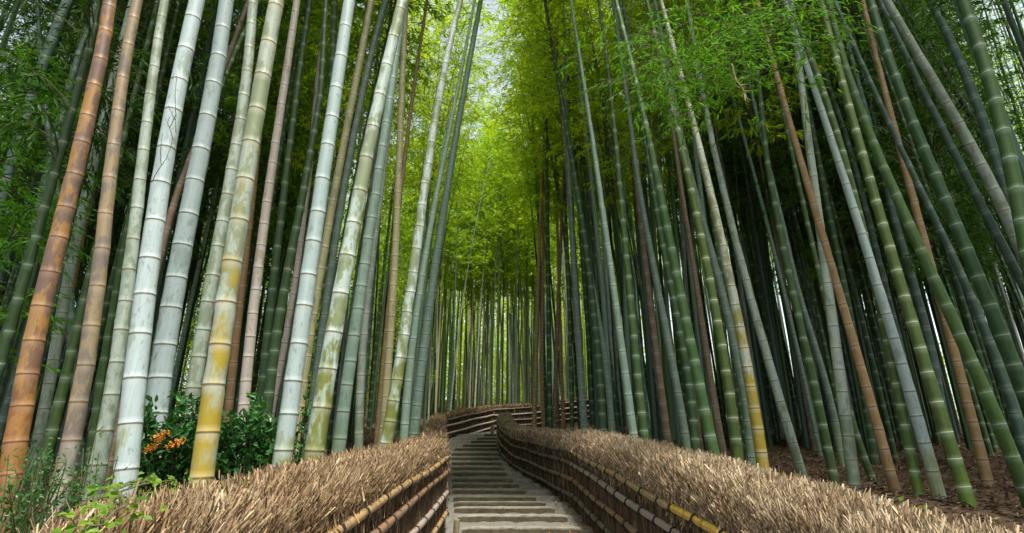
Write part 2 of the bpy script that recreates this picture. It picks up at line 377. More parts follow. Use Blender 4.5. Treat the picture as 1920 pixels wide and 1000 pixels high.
# ------------------------------------------------------------------ fences
def fence(label, poly, side, top=.2, T=.4, dens=1.0, stickw=.007, pale=True, rails=(), root_at=None, rail_r=.03, offs=(0, .17, .4, .62), tie=.45,
          slant=0, hside=1.0):
    """poly: inner face line [(x, y, z of the top rail)]; side +1: the brush lies to the right of the running direction"""
    P, s, _ = resample(poly, .12)
    # rounded corners and slight sag
    for _ in range(2): P[1:-1] = (P[:-2] + 2 * P[1:-1] + P[2:]) / 4
    n = len(P); Tn = np.gradient(P[:, :2], axis=0); Tn = unit(Tn)
    N = np.stack([Tn[:, 1], -Tn[:, 0]], 1) * side           # outward
    zg = np.array([zpath(p[1]) - .15 for p in P])
    wob = np.cumsum(rng.normal(0, .006, n)); wob -= np.linspace(wob[0], wob[-1], n); wob = np.clip(wob, -.03, .03)
    t0, t1 = top if isinstance(top, tuple) else (top, top)
    zt = P[:, 2] + np.interp(s / s[-1], [0, .25, 1], [t0, t0 * .8 + t1 * .2, t1]) + wob; top = t1
    r0 = P[0].copy()
    root = empty('brushwood_fence', (P[0][0], P[0][1], zg[0]), label, 'fence')
    O = np.array([P[0][0], P[0][1], zg[0]])
    # section profile (u outward, v between ground 0 and top 1 as absolute offsets from the top)
    prof = [(0.0, None), (0.0, -top * .9), (.03, -top * .35), (.12 * T + .03, -.05), (.38 * T, -.025), (.68 * T, -.03), (.9 * T, -.055), (T, -.16), (T * .97, None)]
    V = []
    for i in range(n):
        for (u, dv) in prof:
            z = zg[i] if dv is None else zt[i] + dv
            V.append((P[i][0] + N[i][0] * (u + .035), P[i][1] + N[i][1] * (u + .035), z))
    V = np.array(V) + rng.normal(0, .006, (n * len(prof), 3)) - O
    idx = np.arange(n * len(prof)).reshape(n, len(prof))
    Q = np.stack([idx[:-1, :-1], idx[:-1, 1:], idx[1:, 1:], idx[1:, :-1]], -1).reshape(-1, 4)
    ends = []
    for e in (idx[0], idx[-1]):
        ends += [(e[0], e[1], e[7], e[8]), (e[1], e[2], e[6], e[7]), (e[2], e[3], e[5], e[6])]
    mb = MB(); mb.add(V, np.concatenate([Q, np.array(ends)]), {'rnd': .2}, 0)
    Ltot = s[-1]
    # brush panel on the inner face: thin vertical twigs
    m = int(Ltot * 520 * dens)
    t = rng.random(m) * (n - 1); i0 = np.minimum(t.astype(int), n - 2); fr = (t - i0)[:, None]
    B = P[i0] * (1 - fr) + P[i0 + 1] * fr; Nn = N[i0]; Tt = Tn[i0]
    zgi = zg[i0]; zti = B[:, 2]
    L = rng.uniform(.18, .5, m); z0 = zgi + .05 + rng.random(m) * np.maximum(zti - zgi - L * .8, .05)
    u = .035 - rng.uniform(.0, .022, m)
    base = np.stack([B[:, 0] + Nn[:, 0] * u, B[:, 1] + Nn[:, 1] * u, z0], 1)
    D = np.stack([Tt[:, 0], Tt[:, 1], np.zeros(m)], 1) * rng.normal(0, .07, (m, 1)) + np.array([0, 0, 1.]) + rng.normal(0, .015, (m, 3))
    V_, Q_, A_ = sticks(base - O, unit(D), L, rng.uniform(.5, 1.1, m) * stickw, rng.random(m) ** 1.2)
    mb.add(V_, Q_, A_, 1)
    link('brush_panel', mb.mesh('brush_panel', [CORE, PANEL]), root)
    # cut twigs over the top and the shoulders
    m = int(Ltot * 3200 * dens * (T / .4 + top) / 1.2)
    t = rng.random(m) * (n - 1); i0 = np.minimum(t.astype(int), n - 2); fr = (t - i0)[:, None]
    B = P[i0] * (1 - fr) + P[i0 + 1] * fr; Nn = N[i0]; Tt = Tn[i0]; zti = zt[i0] * (1 - fr[:, 0]) + zt[i0 + 1] * fr[:, 0]
    prof2 = np.array([(-.02, -top * 1.15), (-.035, -top * .6), (.0, -top * .2), (.12 * T, -.02), (.4 * T, 0.0), (.7 * T, .0), (.93 * T, -.045), (T * 1.03, -.22)])
    seglen = np.r_[0, np.cumsum(np.linalg.norm(np.diff(prof2, axis=0), axis=1))]
    a = rng.random(m) * seglen[-1]; u = np.interp(a, seglen, prof2[:, 0]); v = np.interp(a, seglen, prof2[:, 1])
    cl = .5 + .5 * np.sin(B[:, 1] * 9 + u * 21 + 3 * np.sin(B[:, 1] * 3.7)); v = v + (cl - .5) * .03
    u += .035; outn = np.clip((u / T - .4) * 1.6, -1, 1)
    L = rng.uniform(.05, .15, m) * (1 if slant == 0 else 1.15)
    base = np.stack([B[:, 0] + Nn[:, 0] * u, B[:, 1] + Nn[:, 1] * u, zti + v], 1)
    D = (np.concatenate([Nn, np.zeros((m, 1))], 1) * (outn[:, None] * .45 + rng.normal(0, .28, (m, 1)))
         + np.concatenate([Tt, np.zeros((m, 1))], 1) * (rng.normal(0, .3 if slant == 0 else .6, (m, 1)) + slant) + np.array([0, 0, 1.]) * rng.uniform(.75, 1.1, (m, 1)))
    D = unit(D); base -= D * (L * rng.uniform(.45, 1.0, m))[:, None]
    lf = rng.random(m) < .06                          # broader split chips
    W = np.where(lf, rng.uniform(1.6, 2.8, m), np.clip(rng.lognormal(-.35, .45, m), .3, 1.7)) * stickw
    V_, Q_, A_ = sticks(base - O, D, L, W, np.clip(rng.random(m) * .85 + .15 * (v > -.08), 0, 1))
    mb = MB(); mb.add(V_, Q_, A_); link('twig_top', mb.mesh('twig_top', STRAW if pale else BRUSH), root)
    # rails
    for k, (kind, s0, s1) in enumerate(rails):
        j = k if len(rails) <= len(offs) or k == 0 else k - (len(rails) - len(offs))
        sel = (s / Ltot >= s0 - 1e-6) & (s / Ltot <= s1 + 1e-6)
        pts = P[sel].copy(); sn = s[sel]
        if len(pts) < 3: continue
        ph = rng.uniform(0, 6)
        nn = N[sel]
        pts[:, 0] -= nn[:, 0] * .0; pts[:, 1] -= nn[:, 1] * .0
        pts[:, 2] += -offs[j] + .008 * np.sin(sn * 2.1 + ph) 
        fine, sf, _ = resample(pts, .03)
        il = .31; phase = ((sf + ph * .1) % il); dd = np.minimum(phase, il - phase)
        ring = np.clip(1 - dd / .014, 0, 1)
        rr = rail_r * (1 + .10 * ring) * (1 + .06 * np.sin(sf * 1.3 + ph))
        V_, Q_ = tube(fine, rr, 10); cap0 = np.arange(10); 
        mb = MB(); mb.add(V_ - O, Q_, {'ring': np.repeat(ring, 10) * .8})
        Vc = V_[:10] - O; mb.add(Vc, [(0, 1, 2, 3), (0, 3, 4, 7), (4, 5, 6, 7), (0, 7, 8, 9)], {'ring': .0})
        Vc = V_[-10:] - O; mb.add(Vc, [(3, 2, 1, 0), (7, 4, 3, 0), (7, 6, 5, 4), (9, 8, 7, 0)], {'ring': .0})
        rail = link('rail', mb.mesh('rail', RAILM[kind], True), root)
        # rope bindings
        q = tie * .6
        while q < sf[-1] and tie > 0:
            i = int(np.searchsorted(sf, q)); i = min(max(i, 1), len(fine) - 2)
            c = fine[i] - O; tg = unit(fine[i + 1] - fine[i - 1])
            tp = [c + tg * d for d in (-.016, -.013, .013, .016)]
            V1, Q1 = tube(tp, [rr[i] * .95, rr[i] * 1.22, rr[i] * 1.22, rr[i] * .95], 8)
            mbt = MB(); mbt.add(V1, Q1)
            side_in = -np.array([N[0][0], N[0][1], 0])
            kn = c + side_in * rr[i] * 1.15
            for sg in (-1, 1):
                V2, Q2 = tube([kn, kn + tg * sg * .012 + side_in * .006 + np.array([0, 0, -.01]), kn + tg * sg * .02 + np.array([0, 0, -.035])], [.007, .006, .003], 5)
                mbt.add(V2, Q2)
            link('rope_tie', mbt.mesh('rope_tie', ROPE, True), rail)
            q += tie * rng.uniform(.85, 1.15)
    return root
full = lambda *k: [(a, 0, 1) for a in k]
fence('brown brushwood fence along the lower left side of the steps with tan bamboo rails', [(-.82, 1.55, 1.145), (-.82, 2.7, 1.21), (-.82, 5, 1.31), (-.82, 7.3, 1.42)], -1,
      top=(.235, .2), T=.45, dens=3.0, stickw=.0042, pale=False, rails=full('tan', 'orange', 'grey', 'tan'), offs=(0, .16, .42, .65), slant=.45)
fence('low brushwood fence receding behind the corner of the left hedge', [(-.84, 7.38, 1.42), (-1.5, 12.6, 1.8), (-2.2, 18.4, 2.31)], -1,
      top=.18, T=.4, dens=.45, stickw=.012, pale=False, rails=full('dark', 'dark', 'dark', 'dark'), tie=1.2)
fence('far brushwood fence crossing above the steps with three pale rails', [(-2.2, 18.5, 2.31), (-1.5, 20.9, 2.62), (-.77, 23.5, 2.91)], -1,
      top=.16, T=.35, dens=.4, stickw=.016, pale=False, rails=full('dark', 'pale', 'pale', 'pale'), rail_r=.035, offs=(0, .2, .46, .7), tie=0)
fence('farthest brushwood fence with pale rails rising behind thin orange bamboo stems', [(-.77, 23.55, 2.93), (1, 23.7, 3.05), (3, 23.9, 3.32), (4.3, 24.05, 3.5)], -1,
      top=.16, T=.35, dens=.4, stickw=.016, pale=False, rails=full('dark', 'pale', 'dark', 'dark'), rail_r=.032, offs=(0, .24, .48, .7), tie=0)
fence('pale brushwood fence along the lower right side of the steps with a fresh yellow rail', [(1.39, .8, .88), (1.22, 3.5, 1.09), (1.07, 6, 1.28), (.9, 8.6, 1.47)], 1,
      top=(.295, .285), T=.45, dens=2.3, stickw=.0058, pale=True,
      rails=[('yellow', 0, .46), ('tan', .44, 1), ('grey', 0, 1), ('orange', 0, 1), ('dark', 0, 1)], offs=(0, .17, .4, .62), tie=.42)
fence('brown brushwood fence curving up the right side to the top of the steps', [(.89, 8.68, 1.47), (.45, 11.3, 1.58), (.0, 14, 1.70), (-.3, 15.8, 1.93), (-.48, 17.4, 2.23), (-.40, 17.8, 2.28)], 1,
      top=.22, T=.4, dens=.6, stickw=.011, pale=True, rails=full('dark', 'dark', 'orange', 'dark'), tie=.9)

# ------------------------------------------------------------------ bamboo culms
def culm_mesh(name, pts, rads, mat, dist=5.0, inter=.25, seg=14, seed=0, hbase=0.0):
    r = np.random.default_rng(seed)
    P, s, d0 = resample(np.asarray(pts), .10)
    for _ in range(6): P[1:-1] = (P[:-2] + 2 * P[1:-1] + P[2:]) / 4
    R0 = np.interp(s, d0, rads)
    d = np.r_[0, np.cumsum(np.linalg.norm(np.diff(P, axis=0), axis=1))]
    hw = max(.005, dist * .00075)
    S = [0.0]; ring = [0.]; pale = [0.]; f = [1.]; tone = [0.]
    cur = r.uniform(.03, inter); k = 0; jit = [np.zeros(3)]; jd = np.zeros(3)
    tn = r.random()
    while cur < d[-1] - inter * .6:
        a = r.normal(0, .0016, 3); a[2] = 0
        for (o_, rg, pl, ff) in ((-.055 - hw, 0, 0, .995), (-hw * 2.2, 0, 1, 1.0), (-hw * .7, .4, 1, 1.01), (0, 1, .3, 1.035), (hw * .8, 1, 0, 1.02), (hw * 1.8, 0, .5, .985), (.04 + hw, 0, .0, .99)):
            if cur + o_ <= S[-1]: continue
            if o_ > 0: tn2 = r.random() if ff == 1.03 else tone[-1]
            else: tn2 = tn
            if ff == 1.03: tn = tn2
            S.append(cur + o_); ring.append(rg); pale.append(pl); f.append(ff); tone.append(tn2); jit.append(a if o_ > -hw * 3 else a * 0)
        g_ = inter * (1 + .35 * min(1, (cur + hbase) / 4)) * r.uniform(.9, 1.12)
        if S[-1] < cur + g_ * .5: S.append(cur + g_ * .5); ring.append(0); pale.append(0); f.append(.985); tone.append(tn); jit.append(np.zeros(3))
        cur += g_; k += 1
    S = np.array(S); pos = np.stack([np.interp(S, d, P[:, i]) for i in range(3)], 1) + np.array(jit)
    rad = np.interp(S, d, R0) * np.array(f)
    V, Q = tube(pos, rad, seg)
    z0 = P[0][2]
    A = {'ring': np.repeat(ring, seg), 'pale': np.repeat(pale, seg), 'tone': np.repeat(tone, seg), 'hh': V[:, 2] - z0 + hbase}
    A['hh'] = V[:, 2] - z0
    return mesh_from(name, V, Q, mat, True, A)

# ------------------------------------------------------------------ crowns
def leaves_quads(P, D, L, W, rnd):
    n = len(P); side = unit(np.cross(D, unit(rng.normal(0, 1, (n, 3)))))
    L = np.asarray(L).reshape(-1, 1); W = np.asarray(W).reshape(-1, 1)
    V = np.zeros((n, 4, 3)); mid = P + D * L * .4
    V[:, 0] = P; V[:, 1] = mid + side * W * .5; V[:, 2] = P + D * L; V[:, 3] = mid - side * W * .5
    V[:, 2, 2] -= L[:, 0] * .12
    Q = (np.arange(n) * 4)[:, None] + np.arange(4)[None]
    return V.reshape(-1, 3), Q, {'rnd': np.repeat(rnd, 4)}
def crown_mesh(name, L, Rr, nbr, twigs, lv, leaf=(.15, .028), mat=LEAF, seed=0, droop=.5, power=1.0, bottom=.35, flat=0.0, stem=True):
    r = np.random.default_rng(seed); mb = MB(); base = []; dirs = []; rn = []
    for k in range(nbr):
        u = ((k + .5) / nbr) ** power; h = L * u
        az = r.uniform(0, 2 * np.pi)
        prof = min(1, bottom + u * 1.6) * (1 - u ** 3 * .75)
        l = Rr * prof * r.uniform(.55, 1.15)
        dxy = np.array([math.cos(az), math.sin(az), 0])
        t = np.linspace(0, 1, 5)
        pts = dxy[None] * (l * t)[:, None]; pts[:, 2] = h + l * (.75 * t - droop * 1.1 * t * t)
        V, Q = tube(pts, np.linspace(.009, .003, 5), 3); mb.add(V, Q, {'rnd': 0}, 1)
        cr = r.random()
        for j in range(twigs):
            tt = r.uniform(.22, 1.0); p = np.array([np.interp(tt, t, pts[:, i]) for i in range(3)])
            td = unit(dxy * r.uniform(.2, 1) + r.normal(0, .55, 3) * np.array([1, 1, .45]) + np.array([0, 0, -.15]))
            tl = r.uniform(.2, .5) * (.6 + .4 * prof)
            q = p + td * tl
            m = lv
            a = r.random(m)[:, None]
            bp = p + (q - p) * (.25 + .75 * a)
            dd = unit(td[None] * 1.0 + r.normal(0, .6, (m, 3)) * np.array([1, 1, .55]) + np.array([0, 0, -.35]))
            base.append(bp); dirs.append(dd); rn.append(np.clip(r.random(m) * .7 + cr * .3, 0, 1))
    base = np.concatenate(base); dirs = np.concatenate(dirs); rn = np.concatenate(rn)
    n = len(base)
    V, Q, A = leaves_quads(base, dirs, leaf[0] * r.uniform(.6, 1.25, n), leaf[1] * r.uniform(.7, 1.2, n), rn)
    mb.add(V, Q, A, 0)
    return mb.mesh(name, [mat, TWIG])
CROWN_L = 8.0
CR = [crown_mesh('crown_leaves', CROWN_L, 1.75, 110, 9, 8, mat=LEAF, seed=50 + i) for i in range(4)]
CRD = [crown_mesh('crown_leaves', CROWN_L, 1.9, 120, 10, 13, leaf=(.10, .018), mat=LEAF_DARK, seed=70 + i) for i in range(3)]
CRY = [crown_mesh('crown_leaves', CROWN_L + 2, 1.9, 130, 8, 8, leaf=(.19, .036), mat=LEAF_GLOW, seed=90 + i) for i in range(3)]
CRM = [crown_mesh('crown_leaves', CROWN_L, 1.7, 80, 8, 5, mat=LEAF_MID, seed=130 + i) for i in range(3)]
CRT = [crown_mesh('crown_leaves', CROWN_L, 1.7, 75, 7, 6, leaf=(.17, .033), mat=LEAF_GLOW, seed=150 + i) for i in range(3)]
CRS = [crown_mesh('crown_leaves', 6.0, 1.4, 36, 7, 7, mat=LEAF, seed=110 + i) for i in range(2)]

def align(parent_tangent):
    return Vector((0, 0, 1)).rotation_difference(Vector(parent_tangent)).to_euler()

# heroes: (kind, diameter, label, [(px, py, width px) from foot to top], crown?)
H = [
 # ---- left side
 ('rust', .135, 'thick rust orange bamboo with dark purple blotches at the left edge of the photo', [(8, 980, 56), (45, 705, 46), (75, 590, 43), (102, 500, 40), (157, 250, 34), (190, 100, 31), (207, 0, 30)]),
 ('rust2', .11, 'orange and grey mottled bamboo with bluish foot right of the thick rust orange one', [(95, 970, 44), (120, 915, 42), (146, 790, 38), (165, 670, 36), (180, 540, 32), (187, 480, 30), (208, 295, 28), (227, 175, 26), (239, 110, 25), (256, 0, 24)]),
 ('grey', .11, 'shaded grey mottled bamboo crossing between the two orange bamboos', [(95, 700, 24), (115, 600, 24), (140, 475, 23), (150, 400, 23), (170, 330, 22), (185, 270, 22), (200, 200, 21), (215, 150, 20), (245, 20, 18)]),
 ('grey', .12, 'grey green bamboo with brown rings directly left of the whitest thick bamboo', [(172, 935, 42), (193, 840, 38), (202, 785, 34), (212, 730, 31), (225, 620, 28), (240, 525, 27), (250, 455, 25), (265, 345, 24), (280, 180, 22), (295, 75, 21), (310, 0, 20)]),
 ('white', .125, 'whitest thick bamboo with a dark climbing stem on it, standing behind the left hedge', [(233, 900, 50), (245, 805, 48), (255, 708, 46), (265, 615, 45), (275, 520, 43), (287, 430, 41), (301, 345, 39), (317, 260, 38), (330, 175, 36), (350, 95, 34), (369, 0, 32)]),
 ('white', .165, 'thick bluish white bamboo rising behind the left end of the leafy shrub', [(280, 870, 50), (290, 790, 48), (302, 710, 46), (312, 637, 45), (324, 560, 44), (337, 487, 42), (350, 412, 40), (367, 345, 38), (380, 270, 36), (395, 197, 34), (405, 125, 32), (417, 57, 31), (425, 0, 30)]),
 ('grey', .12, 'pale green bamboo squeezed between the bluish white and the yellow footed bamboos', [(350, 810, 34), (362, 745, 33), (372, 675, 30), (385, 605, 28), (397, 535, 26), (405, 467, 26), (420, 397, 25), (435, 325, 25), (447, 255, 24), (457, 187, 23), (467, 118, 21), (474, 0, 19)]),
 ('gold', .125, 'bamboo with bright yellow lichened foot standing in front of the leafy shrub', [(377, 900, 50), (390, 804, 45), (408, 692, 44), (425, 582, 41), (437, 478, 38), (452, 372, 36), (470, 270, 34), (490, 172, 33), (505, 78, 32), (518, 0, 31)]),
 ('tan', .11, 'slim tan bamboo close behind the yellow footed bamboo on its right', [(428, 770, 17), (433, 740, 17), (440, 640, 17), (450, 575, 17), (457, 515, 16), (465, 440, 14), (475, 350, 13), (486, 250, 12)]),
 ('pink', .11, 'pinkish tan bamboo with dark rings behind the right part of the shrub', [(457, 790, 23), (460, 700, 22), (470, 600, 21), (487, 500, 20), (492, 450, 19), (500, 397, 18), (505, 345, 18), (512, 295, 17), (527, 195, 16), (542, 102, 15), (557, 0, 14)]),
 ('pink', .10, 'very slim weathered pink bamboo left of the white bamboo beyond the shrub', [(512, 770, 14), (530, 645, 13), (560, 500, 13), (580, 330, 11), (595, 150, 9)]),
 ('dark', .11, 'dark green bamboo with faint rings rising from the middle of the shrub', [(488, 780, 19), (500, 600, 17), (517, 500, 16), (540, 300, 13), (562, 150, 11), (580, 0, 10)]),
 ('dark', .11, 'dark green bamboo behind the left flank of the white bamboo beyond the shrub', [(500, 800, 21), (512, 640, 20), (525, 560, 19), (545, 500, 18), (577, 350, 14), (597, 175, 11), (612, 0, 10)]),
 ('white', .13, 'white bamboo standing at the right edge of the leafy shrub', [(524, 895, 40), (537, 810, 37), (550, 727, 35), (560, 642, 33), (572, 557, 32), (585, 475, 31), (597, 390, 29), (610, 307, 27), (622, 227, 26), (632, 147, 25), (645, 72, 24), (655, 0, 23)]),
 ('straw', .10, 'thin yellowish straw coloured bamboo between the two white bamboos', [(558, 800, 18), (575, 675, 17), (587, 600, 17), (600, 525, 17), (610, 440, 16), (622, 390, 16), (640, 290, 15), (652, 240, 15), (670, 142, 14), (687, 47, 13), (697, 0, 12)]),
 ('blue', .10, 'blue green bamboo half hidden behind the straw coloured bamboo', [(590, 720, 15), (605, 620, 15), (630, 450, 14), (645, 350, 14), (665, 250, 13), (680, 160, 13), (705, 80, 12), (722, 0, 11)]),
 ('green', .10, 'bright green bamboo with pale rings behind the yellow green lichened bamboo', [(606, 880, 15), (608, 800, 15), (603, 650, 15), (607, 565, 15), (616, 450, 15), (622, 300, 14), (617, 175, 14), (625, 60, 14), (628, 0, 14)]),
 ('mossy', .14, 'white bamboo with green lichen on its foot, right beside the fence hedge', [(584, 900, 42), (587, 857, 41), (597, 792, 38), (607, 727, 36), (620, 662, 34), (632, 597, 33), (642, 532, 31), (655, 467, 30), (667, 402, 29), (680, 342, 27), (690, 280, 26), (702, 225, 25), (715, 170, 24), (727, 115, 22), (740, 65, 21), (756, 0, 20)]),
 ('blue', .12, 'smooth blue green bamboo standing right of the lichened white bamboo', [(635, 860, 28), (640, 790, 26), (647, 745, 25), (652, 700, 24), (665, 602, 22), (675, 550, 21), (690, 480, 21), (697, 415, 20), (705, 370, 19), (712, 320, 18), (720, 240, 17), (732, 170, 16), (745, 90, 15), (752, 30, 14)]),
 ('grey', .11, 'grey green bamboo in shade right of the smooth blue green one', [(672, 860, 18), (675, 750, 17), (682, 610, 15), (695, 500, 13), (712, 400, 11), (733, 200, 9), (742, 60, 8)]),
 ('tan', .10, 'slim reddish brown bamboo leaning between grey green and white bamboos', [(705, 855, 13), (712, 750, 11), (720, 675, 10), (725, 600, 9), (745, 430, 8), (765, 250, 7), (780, 125, 7), (800, 10, 6)]),
 ('straw', .11, 'straw tinted green bamboo behind the slim reddish brown stem', [(715, 840, 16), (722, 750, 16), (735, 600, 15), (740, 515, 15), (742, 430, 15), (745, 350, 14), (750, 250, 13), (755, 175, 12), (757, 50, 11), (762, 0, 11)]),
 ('mossy', .14, 'white bamboo with lichened foot nearest to the corner of the left fence', [(720, 852, 27), (725, 827, 26), (732, 782, 25), (740, 737, 23), (750, 692, 21), (755, 645, 20), (762, 600, 20), (770, 552, 19), (775, 505, 19), (780, 460, 19), (787, 412, 18), (795, 370, 17), (800, 325, 16), (807, 282, 15), (815, 237, 15), (822, 192, 14), (830, 147, 13), (840, 102, 12), (847, 57, 12), (865, 0, 11)]),
 ('blue', .11, 'slim blue bamboo showing between the last two thick bamboos of the left side', [(755, 845, 18), (762, 750, 17), (770, 675, 15), (780, 600, 14), (795, 500, 12), (810, 400, 10), (830, 300, 9), (860, 170, 7), (878, 60, 6)]),
 ('blue', .145, 'blue green bamboo closest to the steps on the left side', [(775, 842, 22), (780, 770, 21), (787, 700, 19), (792, 660, 18), (802, 585, 16), (817, 505, 15), (825, 440, 15), (837, 375, 14), (845, 325, 13), (855, 265, 12), (865, 190, 12), (872, 150, 11), (882, 100, 10), (903, 0, 9)]),
 ('green', .10, 'fresh green bamboo leaning beside the orange mottled bamboo at far left', [(72, 905, 27), (90, 840, 26), (105, 780, 25), (120, 715, 23), (145, 625, 20), (165, 530, 17), (190, 420, 15), (215, 330, 13)]),
 ('green', .09, 'thin pale green bamboo with white rings left of the grey green one', [(168, 870, 19), (175, 800, 18), (185, 740, 17), (195, 675, 16), (210, 575, 15), (229, 500, 13), (245, 385, 11), (270, 250, 9)]),
 ('tan', .09, 'thin orange tan bamboo between rust orange and fresh green bamboos', [(50, 910, 15), (57, 885, 15), (75, 800, 14), (90, 740, 13), (110, 665, 12), (125, 590, 11), (145, 500, 10)]),
 ('teal', .10, 'teal bamboo low at the left edge behind the thick rust orange bamboo', [(-8, 840, 20), (5, 790, 19), (30, 700, 16), (55, 625, 14), (80, 540, 12), (105, 440, 11)]),
 ('teal', .12, 'bluish teal bamboo leaning out of the left leafy branches near the upper corner', [(-25, 470, 26), (15, 320, 26), (50, 210, 25), (75, 135, 24), (95, 90, 24), (120, 15, 23)]),
 ('teal', .10, 'slim teal bamboo left of the top of the rust orange bamboo', [(70, 400, 20), (100, 290, 19), (130, 165, 17), (145, 105, 16), (160, 60, 15), (187, 0, 13)]),
 ('teal', .09, 'thin teal bamboo leaning the other way high in the upper left corner', [(80, 170, 11), (65, 100, 10), (42, 15, 9)]),
 ('teal', .10, 'short visible grey teal bamboo below the left leafy branches', [(125, 480, 18), (113, 400, 17), (104, 340, 16), (95, 280, 13)]),
 ('green', .09, 'thin green bamboo slanting right of the bluish white bamboo', [(330, 480, 14), (355, 350, 13), (380, 240, 12), (425, 155, 11), (455, 75, 10), (480, 10, 9)]),
 ('brown', .08, 'brown dead bamboo slanting between the two thick white bamboos', [(290, 520, 18), (310, 435, 16), (325, 380, 15), (350, 320, 13), (375, 250, 11)]),
 # ---- right side
 ('lime', .12, 'pale green bamboo turning bluish white upward, tallest bright one right of centre', [(1385, 880, 22), (1377, 810, 20), (1367, 720, 19), (1360, 675, 19), (1350, 625, 18), (1340, 575, 17), (1327, 525, 17), (1320, 480, 17), (1310, 425, 16), (1295, 360, 15), (1285, 300, 14), (1272, 250, 13), (1260, 200, 12), (1245, 135, 10), (1227, 60, 9), (1212, 0, 8)]),
 ('gold', .125, 'bluish white bamboo with a yellow streaked foot right of the pale green one', [(1433, 900, 25), (1427, 860, 24), (1420, 810, 23), (1412, 730, 22), (1402, 690, 21), (1395, 645, 20), (1387, 605, 20), (1375, 560, 18), (1362, 510, 17), (1347, 440, 17), (1332, 375, 16), (1320, 300, 14), (1305, 245, 13), (1290, 190, 12), (1272, 125, 10), (1255, 60, 9), (1238, 0, 8)]),
 ('blue', .12, 'bluish bamboo squeezed between the two brightest bamboos of the right side', [(1415, 890, 20), (1408, 850, 20), (1400, 780, 19), (1395, 730, 18), (1385, 685, 17), (1375, 630, 17), (1360, 575, 16), (1345, 510, 15), (1335, 480, 14), (1320, 425, 13), (1300, 350, 11), (1280, 265, 10), (1262, 170, 9)]),
 ('grey', .12, 'grey green lichened bamboo leaning right of the yellow streaked bamboo', [(1506, 905, 20), (1490, 850, 19), (1470, 765, 19), (1443, 675, 17), (1420, 600, 17), (1400, 530, 16), (1382, 480, 16), (1370, 420, 15), (1355, 360, 13), (1340, 280, 12), (1325, 200, 10), (1310, 130, 9), (1295, 50, 8)]),
 ('tan', .11, 'orange tan dead bamboo, leftmost of the two bright ones on the right bank', [(1686, 945, 24), (1670, 885, 23), (1655, 840, 21), (1640, 790, 20), (1625, 735, 20), (1612, 690, 19), (1602, 645, 19), (1590, 595, 18), (1575, 550, 17), (1560, 500, 16), (1540, 435, 15), (1522, 380, 15), (1495, 280, 14), (1480, 225, 13), (1465, 170, 11), (1440, 85, 9), (1425, 20, 8)]),
 ('grey', .12, 'pale bluish green bamboo left of the orange tan dead bamboo', [(1603, 925, 25), (1597, 860, 24), (1590, 810, 24), (1582, 760, 24), (1575, 720, 24), (1565, 630, 23), (1557, 585, 22), (1550, 525, 20), (1545, 480, 19), (1537, 415, 18), (1527, 340, 17), (1517, 280, 16), (1507, 195, 15), (1500, 135, 14), (1490, 60, 11), (1484, 0, 9)]),
 ('white', .12, 'whitish grey bamboo with black rings right of the lime green one', [(1777, 985, 30), (1760, 925, 29), (1735, 855, 28), (1717, 790, 28), (1705, 720, 26), (1690, 650, 24), (1660, 560, 20), (1640, 520, 18), (1625, 495, 17), (1610, 440, 16), (1590, 365, 16), (1572, 300, 15), (1555, 245, 14), (1535, 185, 14), (1512, 115, 12), (1485, 45, 11), (1470, 0, 10)]),
 ('lime', .10, 'lime green bamboo with white rings beside the whitish grey one', [(1737, 965, 24), (1725, 925, 22), (1710, 875, 21), (1695, 820, 20), (1687, 765, 20), (1675, 710, 20), (1665, 650, 19), (1655, 590, 18), (1640, 510, 18), (1630, 465, 18), (1612, 400, 18), (1595, 335, 17), (1572, 270, 16), (1552, 200, 15), (1530, 135, 14), (1500, 70, 13), (1478, 0, 11)]),
 ('lime', .12, 'olive green bamboo with brown rings right of the whitish grey one', [(1832, 1000, 34), (1820, 950, 32), (1795, 870, 30), (1780, 820, 29), (1760, 780, 28), (1745, 735, 28), (1735, 690, 27), (1720, 645, 26), (1707, 600, 25), (1695, 550, 24), (1680, 500, 24), (1670, 455, 23), (1650, 405, 22), (1640, 360, 21), (1620, 310, 20), (1605, 260, 19), (1592, 205, 18), (1580, 155, 17), (1565, 95, 15), (1547, 30, 12), (1538, 0, 11)]),
 ('green', .12, 'deep green bamboo with pale rings rising right of the olive green one', [(1940, 960, 35), (1905, 870, 32), (1880, 820, 31), (1860, 775, 30), (1840, 725, 29), (1818, 675, 28), (1800, 625, 28), (1780, 580, 27), (1760, 545, 27), (1745, 510, 26), (1730, 475, 26), (1705, 420, 24), (1685, 370, 22), (1660, 320, 20), (1635, 265, 19), (1615, 215, 18), (1595, 165, 16), (1575, 95, 14), (1560, 20, 12)]),
 ('tan', .12, 'orange tan dead bamboo, rightmost of the two bright ones on the right bank', [(1877, 1010, 28), (1865, 965, 27), (1857, 915, 26), (1847, 870, 25), (1835, 830, 25), (1820, 790, 23), (1810, 740, 21), (1793, 690, 20), (1780, 630, 19), (1758, 560, 17), (1740, 465, 16), (1725, 405, 16), (1710, 355, 16), (1695, 310, 16), (1680, 260, 15), (1667, 215, 14), (1655, 155, 13), (1640, 90, 12), (1622, 20, 10)]),
 ('dark', .12, 'very dark green bamboo with white rings in the right part, beside a teal one', [(1945, 800, 37), (1910, 717, 35), (1892, 665, 34), (1872, 612, 33), (1850, 560, 32), (1825, 500, 31), (1810, 460, 29), (1785, 410, 27), (1765, 360, 26), (1745, 310, 25), (1725, 260, 24), (1705, 215, 23), (1685, 165, 22), (1655, 80, 20), (1635, 10, 18)]),
